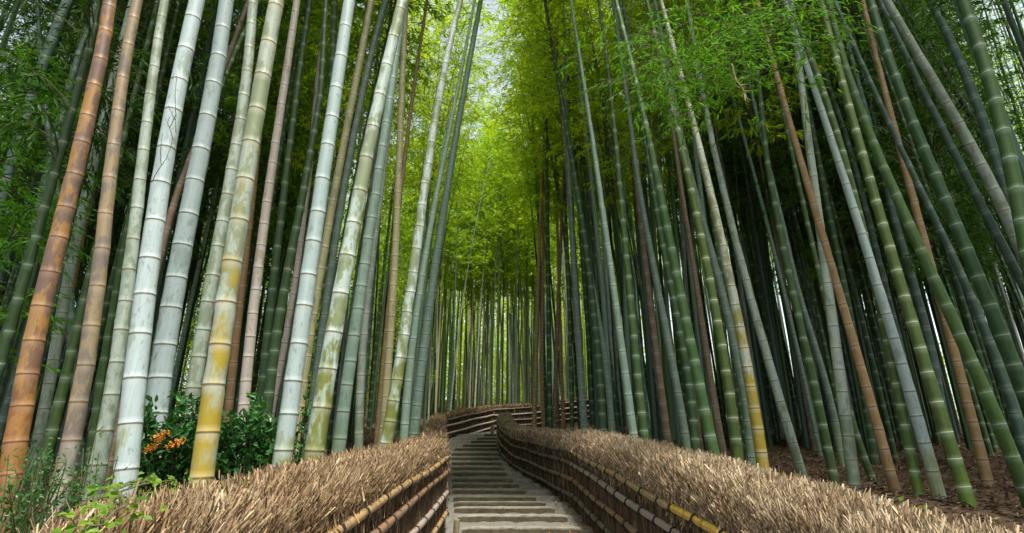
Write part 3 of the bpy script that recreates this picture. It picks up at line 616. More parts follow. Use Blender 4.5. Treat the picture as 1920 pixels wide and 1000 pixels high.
 ('teal', .10, 'slate blue bamboo running diagonally right of the very dark green one', [(1930, 560, 23), (1900, 490, 20), (1875, 450, 20), (1850, 410, 19), (1830, 370, 19), (1810, 325, 18), (1790, 287, 17), (1755, 220, 16), (1735, 175, 15), (1710, 125, 14), (1672, 55, 12), (1650, 0, 11)]),
 ('teal', .10, 'slate blue bamboo leaning low near the right edge above the bank', [(1925, 850, 28), (1895, 760, 24), (1880, 710, 23), (1862, 660, 22), (1845, 605, 20), (1822, 560, 19), (1800, 510, 17), (1775, 455, 16), (1740, 390, 15), (1700, 300, 13)]),
 ('grey', .13, 'pale grey streaked thick bamboo crossing the upper right diagonally', [(1950, 560, 34), (1935, 520, 33), (1910, 450, 30), (1870, 362, 28), (1820, 280, 25), (1775, 200, 23), (1735, 120, 21), (1690, 47, 19), (1660, 0, 17)]),
 ('green', .12, 'thickest deep green bamboo with white rings at the upper right edge', [(1950, 600, 40), (1935, 520, 39), (1920, 430, 38), (1905, 350, 36), (1885, 270, 35), (1865, 185, 33), (1840, 100, 30), (1805, 0, 27)]),
 ('teal', .12, 'dark teal bamboo left of the thickest deep green one at upper right', [(1945, 550, 29), (1925, 490, 27), (1900, 410, 26), (1880, 340, 25), (1865, 285, 24), (1850, 235, 24), (1830, 190, 23), (1810, 145, 22), (1795, 105, 21), (1770, 55, 19), (1745, 0, 18)]),
 ('teal', .10, 'slim blue bamboo slanting below the upper right corner sky gaps', [(1925, 420, 16), (1890, 350, 15), (1850, 270, 14), (1815, 205, 13), (1790, 165, 13), (1765, 130, 12), (1740, 85, 11), (1705, 30, 9)]),
 ('green', .11, 'green bamboo with white rings between the lichened grey and pale bluish ones', [(1565, 910, 20), (1552, 845, 19), (1542, 790, 18), (1530, 740, 17), (1515, 670, 17), (1505, 620, 16), (1490, 565, 15), (1465, 470, 13), (1440, 300, 11), (1425, 180, 10)]),
 ('green', .12, 'dark green bamboo with clear white rings left of the pale green bright one', [(1342, 872, 26), (1337, 850, 25), (1327, 805, 24), (1320, 765, 22), (1315, 740, 22), (1307, 690, 20), (1300, 655, 19), (1292, 625, 19), (1275, 550, 18), (1265, 515, 18), (1260, 475, 17), (1252, 435, 16), (1245, 395, 15), (1235, 350, 14), (1225, 300, 13), (1212, 240, 12), (1205, 210, 11), (1195, 160, 11), (1180, 100, 10), (1160, 25, 9)]),
 ('green', .12, 'green bamboo with white rings, straightest one right of the top of the steps', [(1207, 832, 18), (1205, 785, 18), (1200, 745, 17), (1195, 700, 16), (1192, 650, 16), (1187, 600, 15), (1182, 550, 14), (1177, 505, 14), (1172, 480, 14), (1167, 425, 13), (1160, 350, 11), (1155, 280, 9), (1150, 200, 8), (1142, 130, 7), (1132, 65, 7), (1122, 10, 6)]),
 ('blue', .12, 'blue green bamboo left of the straight green bamboo above the right hedge', [(1190, 837, 19), (1185, 790, 18), (1177, 740, 16), (1170, 690, 15), (1162, 630, 14), (1155, 575, 13), (1147, 525, 12), (1145, 490, 12), (1135, 425, 12), (1122, 350, 11), (1112, 280, 9), (1105, 215, 8), (1092, 135, 7), (1080, 65, 6)]),
 ('dark', .13, 'dark leaning bamboo whose stem crosses the bright leaves right of centre', [(1132, 818, 17), (1127, 750, 16), (1122, 675, 14), (1115, 600, 13), (1107, 525, 12), (1102, 490, 11), (1090, 410, 11), (1080, 340, 10), (1067, 275, 9), (1055, 200, 8), (1042, 125, 7), (1030, 55, 6)]),
 ('blue', .14, 'blue green upright bamboo nearest the end of the right hedge', [(1095, 812, 16), (1092, 750, 15), (1090, 675, 14), (1082, 600, 12), (1077, 525, 11), (1072, 450, 10), (1067, 350, 9), (1062, 200, 7), (1058, 50, 5)]),
 ('blue', .12, 'light blue thin bamboo between the dark leaning and blue green bamboos', [(1148, 822, 14), (1142, 750, 13), (1135, 675, 12), (1125, 600, 10), (1105, 515, 9), (1092, 430, 8), (1075, 330, 7)]),
 ('tan', .12, 'slim tan bamboo farthest left behind the right hedge', [(1002, 806, 9), (1004, 700, 8), (1005, 600, 8), (1010, 510, 7), (1016, 380, 6), (1020, 250, 5)]),
 ('tan', .11, 'short slim orange bamboo beside the slim tan one behind the right hedge', [(1019, 806, 8), (1017, 740, 8), (1016, 660, 7), (1018, 560, 6)]),
 ('dark', .12, 'slim dark green bamboo between slim tan stems above the right hedge', [(1031, 808, 10), (1030, 680, 9), (1028, 550, 9), (1026, 400, 8), (1024, 250, 6), (1022, 100, 5)]),
 ('brown', .11, 'slim brown bamboo leaning right above the right hedge', [(1039, 808, 9), (1042, 700, 8), (1047, 540, 7), (1054, 420, 6), (1058, 300, 5)]),
 ('tan', .11, 'slim orange stem rising to the right of the slim brown bamboo', [(1057, 808, 8), (1054, 740, 8), (1052, 680, 7), (1050, 600, 6)]),
 ('green', .11, 'slim green bamboo left of the blue green upright one', [(1073, 810, 9), (1070, 700, 8), (1068, 580, 8), (1062, 450, 7)]),
 ('brown', .12, 'pinkish brown dead bamboo in the middle of the right grove', [(1257, 858, 17), (1247, 800, 16), (1240, 740, 15), (1232, 675, 13), (1222, 600, 12), (1215, 515, 11), (1203, 430, 10), (1190, 330, 9), (1180, 200, 8)]),
 ('brown', .12, 'dark brown dead bamboo left of the bright pale green one', [(1360, 872, 17), (1350, 820, 16), (1340, 760, 14), (1330, 700, 13), (1320, 625, 12), (1300, 500, 10), (1285, 400, 9)]),
 ('blue', .12, 'muted blue green bamboo right of the pinkish brown one', [(1287, 850, 18), (1280, 775, 17), (1265, 700, 16), (1255, 650, 16), (1240, 575, 14), (1225, 515, 12), (1210, 420, 11), (1196, 320, 10), (1180, 220, 8)]),
 ('dark', .12, 'shadowy dark green bamboo behind the clear ringed dark green one', [(1305, 855, 19), (1300, 775, 18), (1292, 725, 17), (1285, 675, 16), (1270, 600, 15), (1252, 515, 13), (1238, 430, 12), (1222, 340, 10)]),
 ('blue', .11, 'thin slate bamboo behind the green ringed bamboo right of the bright pair', [(1575, 840, 16), (1560, 770, 15), (1545, 700, 14), (1527, 650, 13), (1510, 590, 12), (1490, 525, 11), (1475, 450, 10)]),
 ('green', .10, 'green bamboo leaning strongly at the foot of the orange tan dead one', [(1652, 940, 18), (1630, 880, 16), (1610, 840, 15), (1595, 785, 14), (1580, 720, 13), (1563, 640, 12)]),
 ('dark', .12, 'dark green shaded bamboo close left of the orange tan dead one', [(1647, 905, 18), (1630, 800, 16), (1615, 700, 15), (1595, 600, 14), (1575, 500, 13), (1555, 400, 12)]),
 ('teal', .11, 'purplish slate bamboo between olive green and orange tan bamboos', [(1765, 760, 19), (1752, 690, 18), (1740, 620, 18), (1720, 560, 17), (1700, 490, 16), (1680, 420, 15), (1655, 325, 13)]),
 ('teal', .11, 'slate green bamboo behind the lime green and orange tan bamboos', [(1680, 620, 16), (1665, 560, 15), (1650, 500, 14), (1625, 400, 13), (1605, 320, 12), (1580, 240, 11), (1550, 150, 10)]),
]
HBASE = []
def hero(i, kind, dia, label, pts):
    px, py, wd = pts[0]
    # distance along the view axis from the width, pushed out until the foot clears the hedge
    ln_ = ray(px, py); cph = ln_[1] / math.hypot(ln_[0], ln_[1]); t = dia * F / (wd * cph)
    low = py < 700
    for _ in range(200):
        Y = t * ray(px, py)[1]; X = (px - 960) / F * t
        if X < 0 and X > hedge_out_l(Y) - dia * .5 - .02 and Y < 19: t *= 1.01
        elif X > 0 and X < hedge_out_r(Y) + dia * .5 + .02 and Y < 17.5: t *= 1.01
        else: break
    Y = t * ray(px, py)[1]
    P = []; Rd = []
    for (x, y, wd_) in pts:
        p = on_plane(x, y, Y); dep = project(p)[2]
        P.append(p); Rd.append(wd_ * dep / F / 2 * Y / math.hypot(p[0], Y))   # wide-angle stretch taken out
    # smooth radius along the culm
    zz = np.array([p[2] for p in P]); a, b = np.polyfit(zz, Rd, 1); Rd = [max(.012, .85 * (a * z + b) + .15 * r_) for z, r_ in zip(zz, Rd)]
    if len(P) > 3:          # an even natural curve through the measured points
        cf = np.polyfit(zz, [p[0] for p in P], 3 if len(P) > 6 else 2)
        for p in P: p[0] = np.polyval(cf, p[2])
    # downwards to the ground
    P = list(P); d0 = (P[1] - P[0]); d0 = d0 / d0[2]
    gz = bankz(P[0][0], P[0][1]) - .12
    if P[0][2] > gz:
        q = P[0].copy(); drop = q[2] - gz; zv = np.array([d0[0] * .8, d0[1], 1.0])
        q2 = q - zv * drop; P.insert(0, q2); Rd.insert(0, Rd[0] * (1.0 + .04 * min(drop, 2)))
    # upwards to the tip
    top = P[-1].copy(); dt = (P[-1] - P[-3 if len(P) > 3 else -2]); dt = dt / dt[2]
    H_ = max(12.5 + (i * 37 % 30) / 10, top[2] + 3)
    hcrown = max((6.6 if Y > 8 else 9.3) + (i % 5) * .3, top[2] + .3)
    z = top[2]; rr = Rd[-1]; zt = z
    while z < H_:
        dz = .6; z += dz; dt[0] *= .96; q = P[-1] + np.array([dt[0], 0.012 * (i % 3 - 1), 1]) * dz; P.append(q)
        Rd.append(max(.006, rr * (1 - ((z - zt) / (H_ - zt + .01)) ** 1.3 * .9)))
    P = np.array(P); base = P[0].copy()
    root = empty('bamboo', tuple(base), label, 'bamboo')
    me = culm_mesh('culm', P - base, Rd, CM[kind], dist=t, inter=.20 + .02 * (i % 3), seg=18 if t < 3.5 else 12, seed=i)
    link('culm', me, root)
    k = int(np.searchsorted(P[:, 2], hcrown)); k = min(max(k, 1), len(P) - 2)
    tg = unit(P[k + 1] - P[k])
    cr = (CRS if Y < 6 else CRT)[i % 2]
    c = link('crown', cr, root, tuple(P[k] - base), align(tg)); s = (H_ - P[k][2] + .6) / (6.0 if Y < 6 else CROWN_L)
    c.scale = (.9, .9, max(s, .5)); c.rotation_euler.rotate_axis('Z', i * 1.7)
    HBASE.append((base[0], base[1], dia)); return root
HROOT = [hero(i, *h) for i, h in enumerate(H)]

# ------------------------------------------------------------------ the rest of the grove: variants copied one by one
def variant(kind, seed, crown, Hh=14.0, r0=.05, lean=.10, hc=6.5, inter=.25, dist=10):
    r = np.random.default_rng(seed); z = np.linspace(-.2, Hh, 26); u = z / Hh
    bx = lean * z * .35 + lean * Hh * .75 * np.clip(u, 0, 1) ** 2.1; by = r.normal(0, .3) * u ** 2
    P = np.stack([bx, by + 0 * z, z], 1); Rd = np.maximum(.006, r0 * (1 - np.clip(u, 0, 1) ** 1.7 * .88))
    me = culm_mesh('culm', P, Rd, CM[kind], dist=dist, inter=inter, seg=9, seed=seed)
    k = int(np.searchsorted(z, hc)); tg = unit(P[k + 1] - P[k])
    return dict(me=me, crown=crown, cloc=tuple(P[k]), crot=align(tg), cs=(Hh - z[k] + .8) / 8.0)
VAR = {}
def get_var(kind, j, zone):
    key = (kind, j, zone)
    if key not in VAR:
        cr = {'c': CRY, 'l': CR, 'r': CR, 'd': CRD, 'n': CRM, 't': CRT}[zone][j % 3]
        VAR[key] = variant(kind, 1000 + len(VAR) * 7, cr, Hh=[13.5, 15, 14][j % 3], r0=[.042, .036, .05][j % 3], lean=[.07, .13, .03][j % 3],
                           hc={'c': 6.4, 'l': 4.2, 'r': 6.6, 'd': 3.0, 'n': 6.0, 't': 6.0}[zone] + .5 * (j % 3), inter=[.25, .28, .23][j % 3], dist=16 if zone == 'c' else 11)
    return VAR[key]
PROTO = {}
def place(kind, j, zone, x, y, rz, s, label, group):
    v = get_var(kind, j, zone); z = bankz(x, y) - .05
    if id(v) not in PROTO:
        root = empty('bamboo', (x, y, z), label, 'bamboo', group, rz)
        a = link('culm', v['me'], root); b = link('crown', v['crown'], root, v['cloc'], v['crot']); b.scale = (1, 1, v['cs'])
        root.scale = (s, s, s); PROTO[id(v)] = root; return root
    src = PROTO[id(v)]
    root = src.copy(); C.objects.link(root)
    for ch in src.children:
        c = ch.copy(); C.objects.link(c); c.parent = root
    root.location = (x, y, z); root.rotation_euler = (0, 0, rz); root.scale = (s, s, s)
    tag(root, label, 'bamboo', group); return root
taken = list((b[0], b[1]) for b in HBASE)
def free(x, y, d):
    return all((x - a) ** 2 + (y - b) ** 2 > d * d for a, b in taken)
ZN = {
 'l': ('slim bamboo standing in shade deep in the grove behind the left row of thick bamboos', 'slim bamboos deep in the left grove'),
 'll': ('slim dark bamboo in the gloom behind the orange mottled bamboos at far left', 'dark bamboos at the far left'),
 'r': ('slim green bamboo standing deep in the grove behind the right hedge', 'slim bamboos deep in the right grove'),
 'rr': ('slim dark bamboo in the gloom behind the leaning bamboos at far right', 'dark bamboos at the far right'),
 'c': ('thin pale bamboo under bright yellow green leaves beyond the far fences', 'thin bamboos beyond the top of the steps'),
}
def region(n, zone, xr, yr, kinds, gap, crown_zone=None, lean_to=0.0, tries=6000, cond=None):
    k = 0
    for _ in range(tries):
        if k >= n: break
        x = random.uniform(*xr); y = random.uniform(*yr)
        if cond and not cond(x, y): continue
        if not free(x, y, gap): continue
        taken.append((x, y))
        rz = (math.pi if x > lean_to else 0) + random.gauss(0, .55)
        cz = crown_zone or zone[0]
        if cz in 'lr' and abs(x - interp(y, LX) * .5) < 4.5: cz = 'n' if y < 9 and x < 0 else 't'
        if cz == 'r' and x < 6.5: cz = 'n'
        place(random.choice(kinds), random.randrange(3), cz, x, y, rz, random.uniform(.85, 1.12), *ZN[zone]); k += 1
    print('region', zone, k)
def inview(x, y):
    px = project((x, y, 2.0))[0]; return -120 < px < 2040
outl = lambda x, y: x < min(hedge_out_l(min(y, 23)), -1.3) - .15 and inview(x, y)
outr = lambda x, y: (x > hedge_out_r(min(y, 18)) + .15 if y < 18 else x > 4.8 or y > 24.8) and inview(x, y)
region(36, 'l', (-9, -1.5), (7.5, 18), ['dark', 'teal', 'grey', 'green', 'dark', 'dark', 'blue'], .5, cond=lambda x, y: outl(x, y) and project((x, y, 2))[0] > 240)
region(26, 'll', (-14, -3.2), (4.2, 15), ['dark', 'teal', 'teal', 'dark'], .6, 'd', cond=lambda x, y: outl(x, y) and project((x, y, 2))[0] < 240)
region(72, 'r', (.9, 13), (7.5, 19), ['dark', 'green', 'green', 'blue', 'dark', 'teal', 'brown'], .55, cond=lambda x, y: outr(x, y) and project((x, y, 2))[0] < 1560)
region(34, 'rr', (4, 16), (5.5, 17), ['dark', 'dark', 'teal', 'green'], .6, 'd', cond=lambda x, y: outr(x, y) and project((x, y, 2))[0] > 1500)
region(50, 'c', (-8, 8), (25, 34), ['blue', 'grey', 'grey', 'green', 'pink', 'straw', 'white'], .5, cond=lambda x, y: inview(x, y))

# ------------------------------------------------------------------ far wood (one mass)
def far_grove(name, label, n, xr, yr, kinds, crown, cz, seed, top=14, lsz=(.3, .07), nl=190, mat=LEAF_GLOW, hrange=(.3, 15.5)):
    r = np.random.default_rng(seed); mb = MB()
    for _ in range(n):
        x = r.uniform(*xr); y = r.uniform(*yr); z = bankz(x, y); ln = r.normal(0, .5) - x * .02
        zz = np.array([0, 3, 6, 9, top]); P = np.stack([x + ln * (zz / top) ** 2, y + 0 * zz, z + zz], 1)
        V, Q = tube(P, np.array([.05, .048, .043, .03, .008]) * r.uniform(.8, 1.2), 5)
        mb.add(V, Q, {'rnd': 0, 'ring': 0, 'pale': 0, 'hh': 2.0, 'tone': r.random()}, 1 + r.integers(0, len(kinds)))
        m = nl * 6
        h = hrange[0] + (hrange[1] - hrange[0]) * r.random(m) ** .8; 
        cl = r.normal(0, .75, (24, 3)) * np.array([1.2, 1.2, 1]); clh = hrange[0] + (hrange[1] - hrange[0]) * r.random(24)
        ci = r.integers(0, 24, m)
        B = np.stack([np.interp(clh[ci], zz, P[:, 0]) + cl[ci, 0] + r.normal(0, .33, m), y + cl[ci, 1] + r.normal(0, .33, m), z + clh[ci] + r.normal(0, .22, m)], 1)
        D = unit(r.normal(0, 1, (m, 3)) * np.array([1, 1, .5]) + np.array([0, 0, -.4]))
        V, Q, A = leaves_quads(B, D, lsz[0] * r.uniform(.6, 1.2, m), lsz[1] * r.uniform(.7, 1.2, m), np.clip(r.random(m) * .6 + (cl[ci, 2] * .2 + .25), 0, 1))
        A.update({'ring': np.zeros(len(V)), 'pale': np.zeros(len(V)), 'hh': np.zeros(len(V)), 'tone': np.zeros(len(V))})
        mb.add(V, Q, A, 0)
    o = link(name, mb.mesh(name, [mat] + [CM[k] for k in kinds])); tag(o, label, 'bamboo grove', None, 'stuff')
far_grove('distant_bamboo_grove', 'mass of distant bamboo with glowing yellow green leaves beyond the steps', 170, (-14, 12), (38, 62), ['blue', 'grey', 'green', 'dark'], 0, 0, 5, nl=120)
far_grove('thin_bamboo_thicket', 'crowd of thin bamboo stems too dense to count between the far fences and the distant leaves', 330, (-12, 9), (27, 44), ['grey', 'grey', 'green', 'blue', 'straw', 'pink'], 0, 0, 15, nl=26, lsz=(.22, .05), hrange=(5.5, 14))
far_grove('thin_bamboo_thicket', 'crowd of thin dark bamboo stems too dense to count at the back of the right grove', 330, (4, 26), (17, 32), ['dark', 'green', 'teal', 'dark', 'blue'], 0, 0, 16, nl=26, lsz=(.2, .045), mat=LEAF_MID, hrange=(7, 14))
far_grove('thin_bamboo_thicket', 'tangle of slim green stems packed between the nearer bamboos of the right grove', 200, (1.7, 17), (10.5, 17.4), ['green', 'blue', 'teal', 'grey', 'dark'], 0, 0, 25, nl=22, lsz=(.16, .035), mat=LEAF_MID, hrange=(7, 14))
far_grove('thin_bamboo_thicket', 'tangle of slim green stems packed between the nearer bamboos of the left grove', 60, (-14, -2.9), (11, 18), ['green', 'dark', 'teal', 'grey', 'dark'], 0, 0, 26, nl=22, lsz=(.16, .035), mat=LEAF_MID, hrange=(6, 14))
far_grove('green_thicket', 'glowing low thicket far behind the thin stems beyond the steps', 70, (-16, 12), (52, 64), ['green', 'grey'], 0, 0, 27, lsz=(.3, .08), nl=110, mat=LEAF_GLOW, hrange=(.1, 7))
far_grove('leafy_bamboo_mass', 'mass of green bamboo foliage seen between the thick pale bamboos of the left row', 120, (-24, -5), (19, 38), ['dark', 'teal', 'green'], 0, 0, 18, lsz=(.2, .045), nl=150, mat=LEAF_MID, hrange=(.6, 14))
far_grove('leafy_bamboo_mass', 'bright leaf crowns closing over the path beyond the far fences', 18, (-5, 7), (24, 33), ['dark', 'teal'], 0, 0, 19, top=18, lsz=(.2, .045), nl=130, mat=LEAF_GLOW, hrange=(8, 18))
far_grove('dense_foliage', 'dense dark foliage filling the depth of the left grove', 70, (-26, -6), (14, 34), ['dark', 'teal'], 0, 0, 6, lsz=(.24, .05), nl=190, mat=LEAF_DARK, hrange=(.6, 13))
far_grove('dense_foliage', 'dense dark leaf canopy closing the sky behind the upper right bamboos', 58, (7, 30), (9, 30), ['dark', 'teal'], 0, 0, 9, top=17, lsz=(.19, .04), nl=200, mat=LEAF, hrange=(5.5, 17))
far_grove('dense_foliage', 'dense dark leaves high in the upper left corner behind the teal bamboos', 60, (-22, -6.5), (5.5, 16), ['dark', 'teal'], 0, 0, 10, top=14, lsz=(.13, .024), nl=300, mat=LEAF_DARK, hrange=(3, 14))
for x, y, lab in ((-3.2, 15.3, 0), (-3.3, 17.2, 1), (-3.1, 19.6, 2), (-2.7, 23.9, 1), (2.4, 22.2, 2)):
    place('grey' if lab else 'green', lab, 'n', x, y, 0 if x < 0 else math.pi, 1.05, 'slim bamboo leaning over the path beside the fences near the top of the steps', 'bamboos leaning in at the top of the path')
far_grove('dense_foliage', 'added dark canopy right of and behind the view, darkening the right edge', 75, (4.8, 15), (-9, 6), ['dark', 'teal'], 0, 0, 31, top=12, lsz=(.17, .035), nl=240, mat=LEAF_DARK, hrange=(5.5, 14))  # mostly out of view, added to keep light off the right edge
far_grove('dense_foliage', 'added dark canopy left of and behind the view, darkening the left edge', 50, (-15, -4.4), (-8, 3), ['dark', 'teal'], 0, 0, 32, lsz=(.13, .024), nl=300, mat=LEAF_DARK, hrange=(5.5, 14))  # left counterpart, added beside and behind the camera to dim that edge
far_grove('dense_foliage', 'added high canopy above the view, shading the right edge of the grove', 105, (6.3, 24), (-9, 10), ['dark', 'teal'], 0, 0, 33, top=18, lsz=(.16, .03), nl=200, mat=LEAF_DARK, hrange=(11.5, 18))  # mostly above the frame, added to cast shade on the right bamboos
far_grove('dense_foliage', 'added high canopy above the view, shading the left edge of the grove', 80, (-22, -5.2), (-9, 9), ['dark', 'teal'], 0, 0, 34, top=18, lsz=(.14, .026), nl=240, mat=LEAF_DARK, hrange=(11.5, 18))  # same added overhead shade for the left side, mostly unseen
far_grove('green_thicket', 'sunlit green thicket glimpsed low behind the right grove', 26, (9, 30), (30, 42), ['dark', 'green'], 0, 0, 8, lsz=(.24, .06), nl=130, mat=LEAF_GLOW, hrange=(.2, 5.0))

# ------------------------------------------------------------------ near leaves
def spray_thing(label, foot, tip, n, ln, Rr, leaf, mat, seed, culm_kind='dark', h0=.4, cat='young bamboo'):
    foot = np.array(foot, float); tip = np.array(tip, float); foot[2] = bankz(foot[0], foot[1]) - .05
    root = empty('young_bamboo', tuple(foot), label, cat)
    mid = (foot + tip) / 2 + np.array([0, 0, .3]); u = np.linspace(0, 1, 9)[:, None]
    P = foot * (1 - u) ** 2 + 2 * mid * u * (1 - u) + tip * u ** 2
    link('culm', culm_mesh('culm', P - foot, np.linspace(.022, .006, 9), CM[culm_kind], dist=5, inter=.3, seg=8, seed=seed), root)
    k = int(h0 * 8); a = P[k]; d = tip - a
    c = crown_mesh('crown', float(np.linalg.norm(d)), Rr, n, 8, 8, leaf=leaf, mat=mat, seed=seed, bottom=.7, droop=.6)
    link('crown', c, root, tuple(a - foot), align(unit(d)))
    return root
spray_thing('leafy young bamboo spreading bright green leaves along the upper left edge', (-5.6, 4.8, 0), on_plane(60, 120, 5.0), 60, 1, 1.0, (.10, .018), LEAF_NEAR, 301, h0=.5)
spray_thing('low leafy young bamboo with drooping sprays halfway down the left edge', (-5.0, 4.6, 0), on_plane(50, 380, 4.8), 46, 1, .75, (.10, .018), LEAF_NEAR, 302, h0=.4)
# branch hanging into view at the upper right, growing from one of the right bamboos
def hang_branch(par, ctr, ext, n, seed, leaf=(.08, .014), mat=LEAF_NEAR, frm=None):
    r = np.random.default_rng(seed); mb = MB(); B = []; D = []; rn = []
    O = np.array(par.location)
    for k in range(n):
        a = ctr + r.normal(0, 1, 3) * ext * np.array([.5, .5, .5]); b = a + unit(np.array([r.normal(0, .8), r.normal(0, .8), -.25 + r.normal(0, .2)])) * r.uniform(.2, .45)
        V, Q = tube([frm + (a - frm) * t + np.array([0, 0, .25 * math.sin(t * 3.14)]) for t in (.0, .4, .7, 1)] if k % 40 == 0 else [a + (ctr - a) * .22, a], np.linspace(.005, .002, 4 if k % 40 == 0 else 2) * (1 if k % 40 == 0 else .5), 3); mb.add(V - O, Q, {'rnd': 0}, 1)
        V, Q = tube([a, (a + b) / 2 + [0, 0, .01], b], [.003, .0025, .0015], 3); mb.add(V - O, Q, {'rnd': 0}, 1)
        m = 12; u = r.random((m, 1)); B.append(a + (b - a) * u)
        D.append(unit(unit(b - a)[None] + r.normal(0, .5, (m, 3)) * [1, 1, .5] + [0, 0, -.25])); rn.append(r.random(m) * .8 + .2 * r.random())
    B = np.concatenate(B); D = np.concatenate(D); rn = np.concatenate(rn); m = len(B)
    V, Q, A = leaves_quads(B - O, D, leaf[0] * r.uniform(.6, 1.25, m), leaf[1] * r.uniform(.7, 1.2, m), rn); mb.add(V, Q, A, 0)
    return link('leafy_branch', mb.mesh('leafy_branch', [mat, TWIG]), par)
PR = HROOT[40]
for (cx, cy, Y, ex, n, sd) in ((1330, 90, 4.0, (1.2, .9, .62), 240, 1), (1440, 30, 4.4, (1.1, .8, .6), 180, 2), (1260, 150, 4.7, (.7, .6, .6), 110, 3)):
    c = on_plane(cx, cy, Y); hang_branch(PR, c, np.array(ex) * .72, n, 400 + sd, frm=on_plane(1490, 40, 4.9))
c = on_plane(1380, 120, 3.6)
mb = MB(); O = np.array(PR.location)
tw = [on_plane(x, y, 3.6) for x, y in ((1372, 120), (1380, 150), (1392, 165), (1402, 188))]
V, Q = tube(tw, [.004, .006, .006, .003], 5); mb.add(V - O, Q)
for a, b in (((1388, 160), (1404, 158)), ((1386, 165), (1378, 158)), ((1394, 172), (1408, 170)), ((1396, 178), (1398, 190))):
    V, Q = tube([on_plane(*a, 3.6), on_plane(*b, 3.58)], [.005, .002], 5); mb.add(V - O, Q)
link('dry_twig', mb.mesh('dry_twig', DRYTWIG), PR)

# ------------------------------------------------------------------ shrub, vine, small plants
def ovate(P, D, Nn, L, W, rnd):
    """broad leaf of two folded quads"""
    n = len(P); S = unit(np.cross(D, Nn)); Nn = unit(np.cross(S, D)); L = np.asarray(L).reshape(-1, 1); W = np.asarray(W).reshape(-1, 1)
    V = np.zeros((n, 6, 3)); up = Nn * W * .15
    V[:, 0] = P; V[:, 1] = P + D * L * .3 + S * W * .5 + up; V[:, 2] = P + D * L * .7 + S * W * .38 + up; V[:, 3] = P + D * L - Nn * L * .1
    V[:, 4] = P + D * L * .7 - S * W * .38 + up; V[:, 5] = P + D * L * .3 - S * W * .5 + up
    b = (np.arange(n) * 6)[:, None]
    Q = np.concatenate([b + [[0, 1, 2, 3]], b + [[0, 3, 4, 5]]])
    return V.reshape(-1, 3), Q, {'rnd': np.repeat(rnd, 6)}
def shrub(label, ctr, ext, n, leaf, seed, mat=SHRUB, name='shrub', cat='shrub', flowers=(), sprays=60):
    r = np.random.default_rng(seed); base = np.array([ctr[0], ctr[1], bankz(ctr[0], ctr[1]) - .05])
    root = empty(name, tuple(base), label, cat); ctr = np.array(ctr); ext = np.array(ext)
    ms = MB(); B = []; D = []; N_ = []; rn = []
    for k in range(sprays):
        d = unit(r.normal(0, 1, 3)); d[2] = abs(d[2]) * (1 if r.random() < .7 else -1); tip = ctr + d * ext * r.uniform(.35, 1) ** .6
        f = base + np.array([r.normal(0, .08), r.normal(0, .08), 0]); mid = (f + tip) / 2 + np.array([0, 0, .06])
        P = np.stack([f, (f + mid) / 2, mid, tip]); V, Q = tube(P, [.006, .005, .004, .002], 4); ms.add(V - base, Q)
        m = n // sprays; sd = unit(tip - mid); u = r.random((m, 1)) ** .7; p = mid + (tip - mid) * (.1 + .95 * u) + r.normal(0, .02, (m, 3))
        B.append(p); D.append(unit(sd[None] * .6 + r.normal(0, .7, (m, 3)) + [0, -.2, -.15])); N_.append(unit(r.normal(0, .45, (m, 3)) + [0, -.35, 1.0])); rn.append(np.clip(r.random(m) * .7 + .3 * r.random(), 0, 1))
    B, D, N_, rn = map(np.concatenate, (B, D, N_, rn)); m = len(B)
    V, Q, A = ovate(B - base, D, N_, leaf * r.uniform(.55, 1.2, m), leaf * .45 * r.uniform(.7, 1.2, m), rn)
    mb = MB(); mb.add(V, Q, A); link('leaves', mb.mesh('leaves', mat), root); link('stems', ms.mesh('stems', TWIG), root)
    for (fx, fy, fY) in flowers:
        c = on_plane(fx, fy, fY); m = 80; p = c + unit(r.normal(0, 1, (m, 3))) * (r.random((m, 1)) ** .5) * [.055, .04, .03]; p[:, 2] += (p[:, 0] - c[0]) * .5
        V, Q, A = ovate(p - base, unit(r.normal(0, 1, (m, 3))), unit(r.normal(0, 1, (m, 3))), np.full(m, .013), np.full(m, .011), r.random(m))
        mf = MB(); mf.add(V, Q, A)
        V, Q = tube([c - base, (c - base) * .7 + (ctr - base) * .3 + [0, 0, -.05], ctr - base], [.003, .004, .005], 4); mf.add(V, Q, {'rnd': 0}, 1)
        link('flower_cluster', mf.mesh('flower_cluster', [FLOWER, TWIG]), root)
    return root
shrub('dark green leafy shrub with orange flower clusters left of the yellow footed bamboo', on_plane(325, 835, 3.62), (.30, .20, .33), 1300, .07, 1, flowers=((302, 818, 3.36), (330, 832, 3.38), (286, 838, 3.36)))
shrub('dark green leafy shrub right of the yellow footed bamboo, behind the left hedge', on_plane(462, 848, 3.95), (.36, .26, .36), 1600, .068, 2)
shrub('small seedling leaves beside the foot of the white bamboo right of the shrub', on_plane(568, 800, 4.2), (.10, .12, .2), 90, .05, 3, sprays=10)
shrub('trailing green weed around the foot of the leaning fresh green bamboo at far left', on_plane(62, 950, 2.5), (.20, .3, .30), 1300, .026, 4, sprays=90, name='weed', cat='weed')
shrub('thin weed tendrils at the foot of the grey green bamboo left of the whitest one', on_plane(190, 850, 2.6), (.1, .08, .18), 50, .03, 5, sprays=8, name='weed', cat='weed')
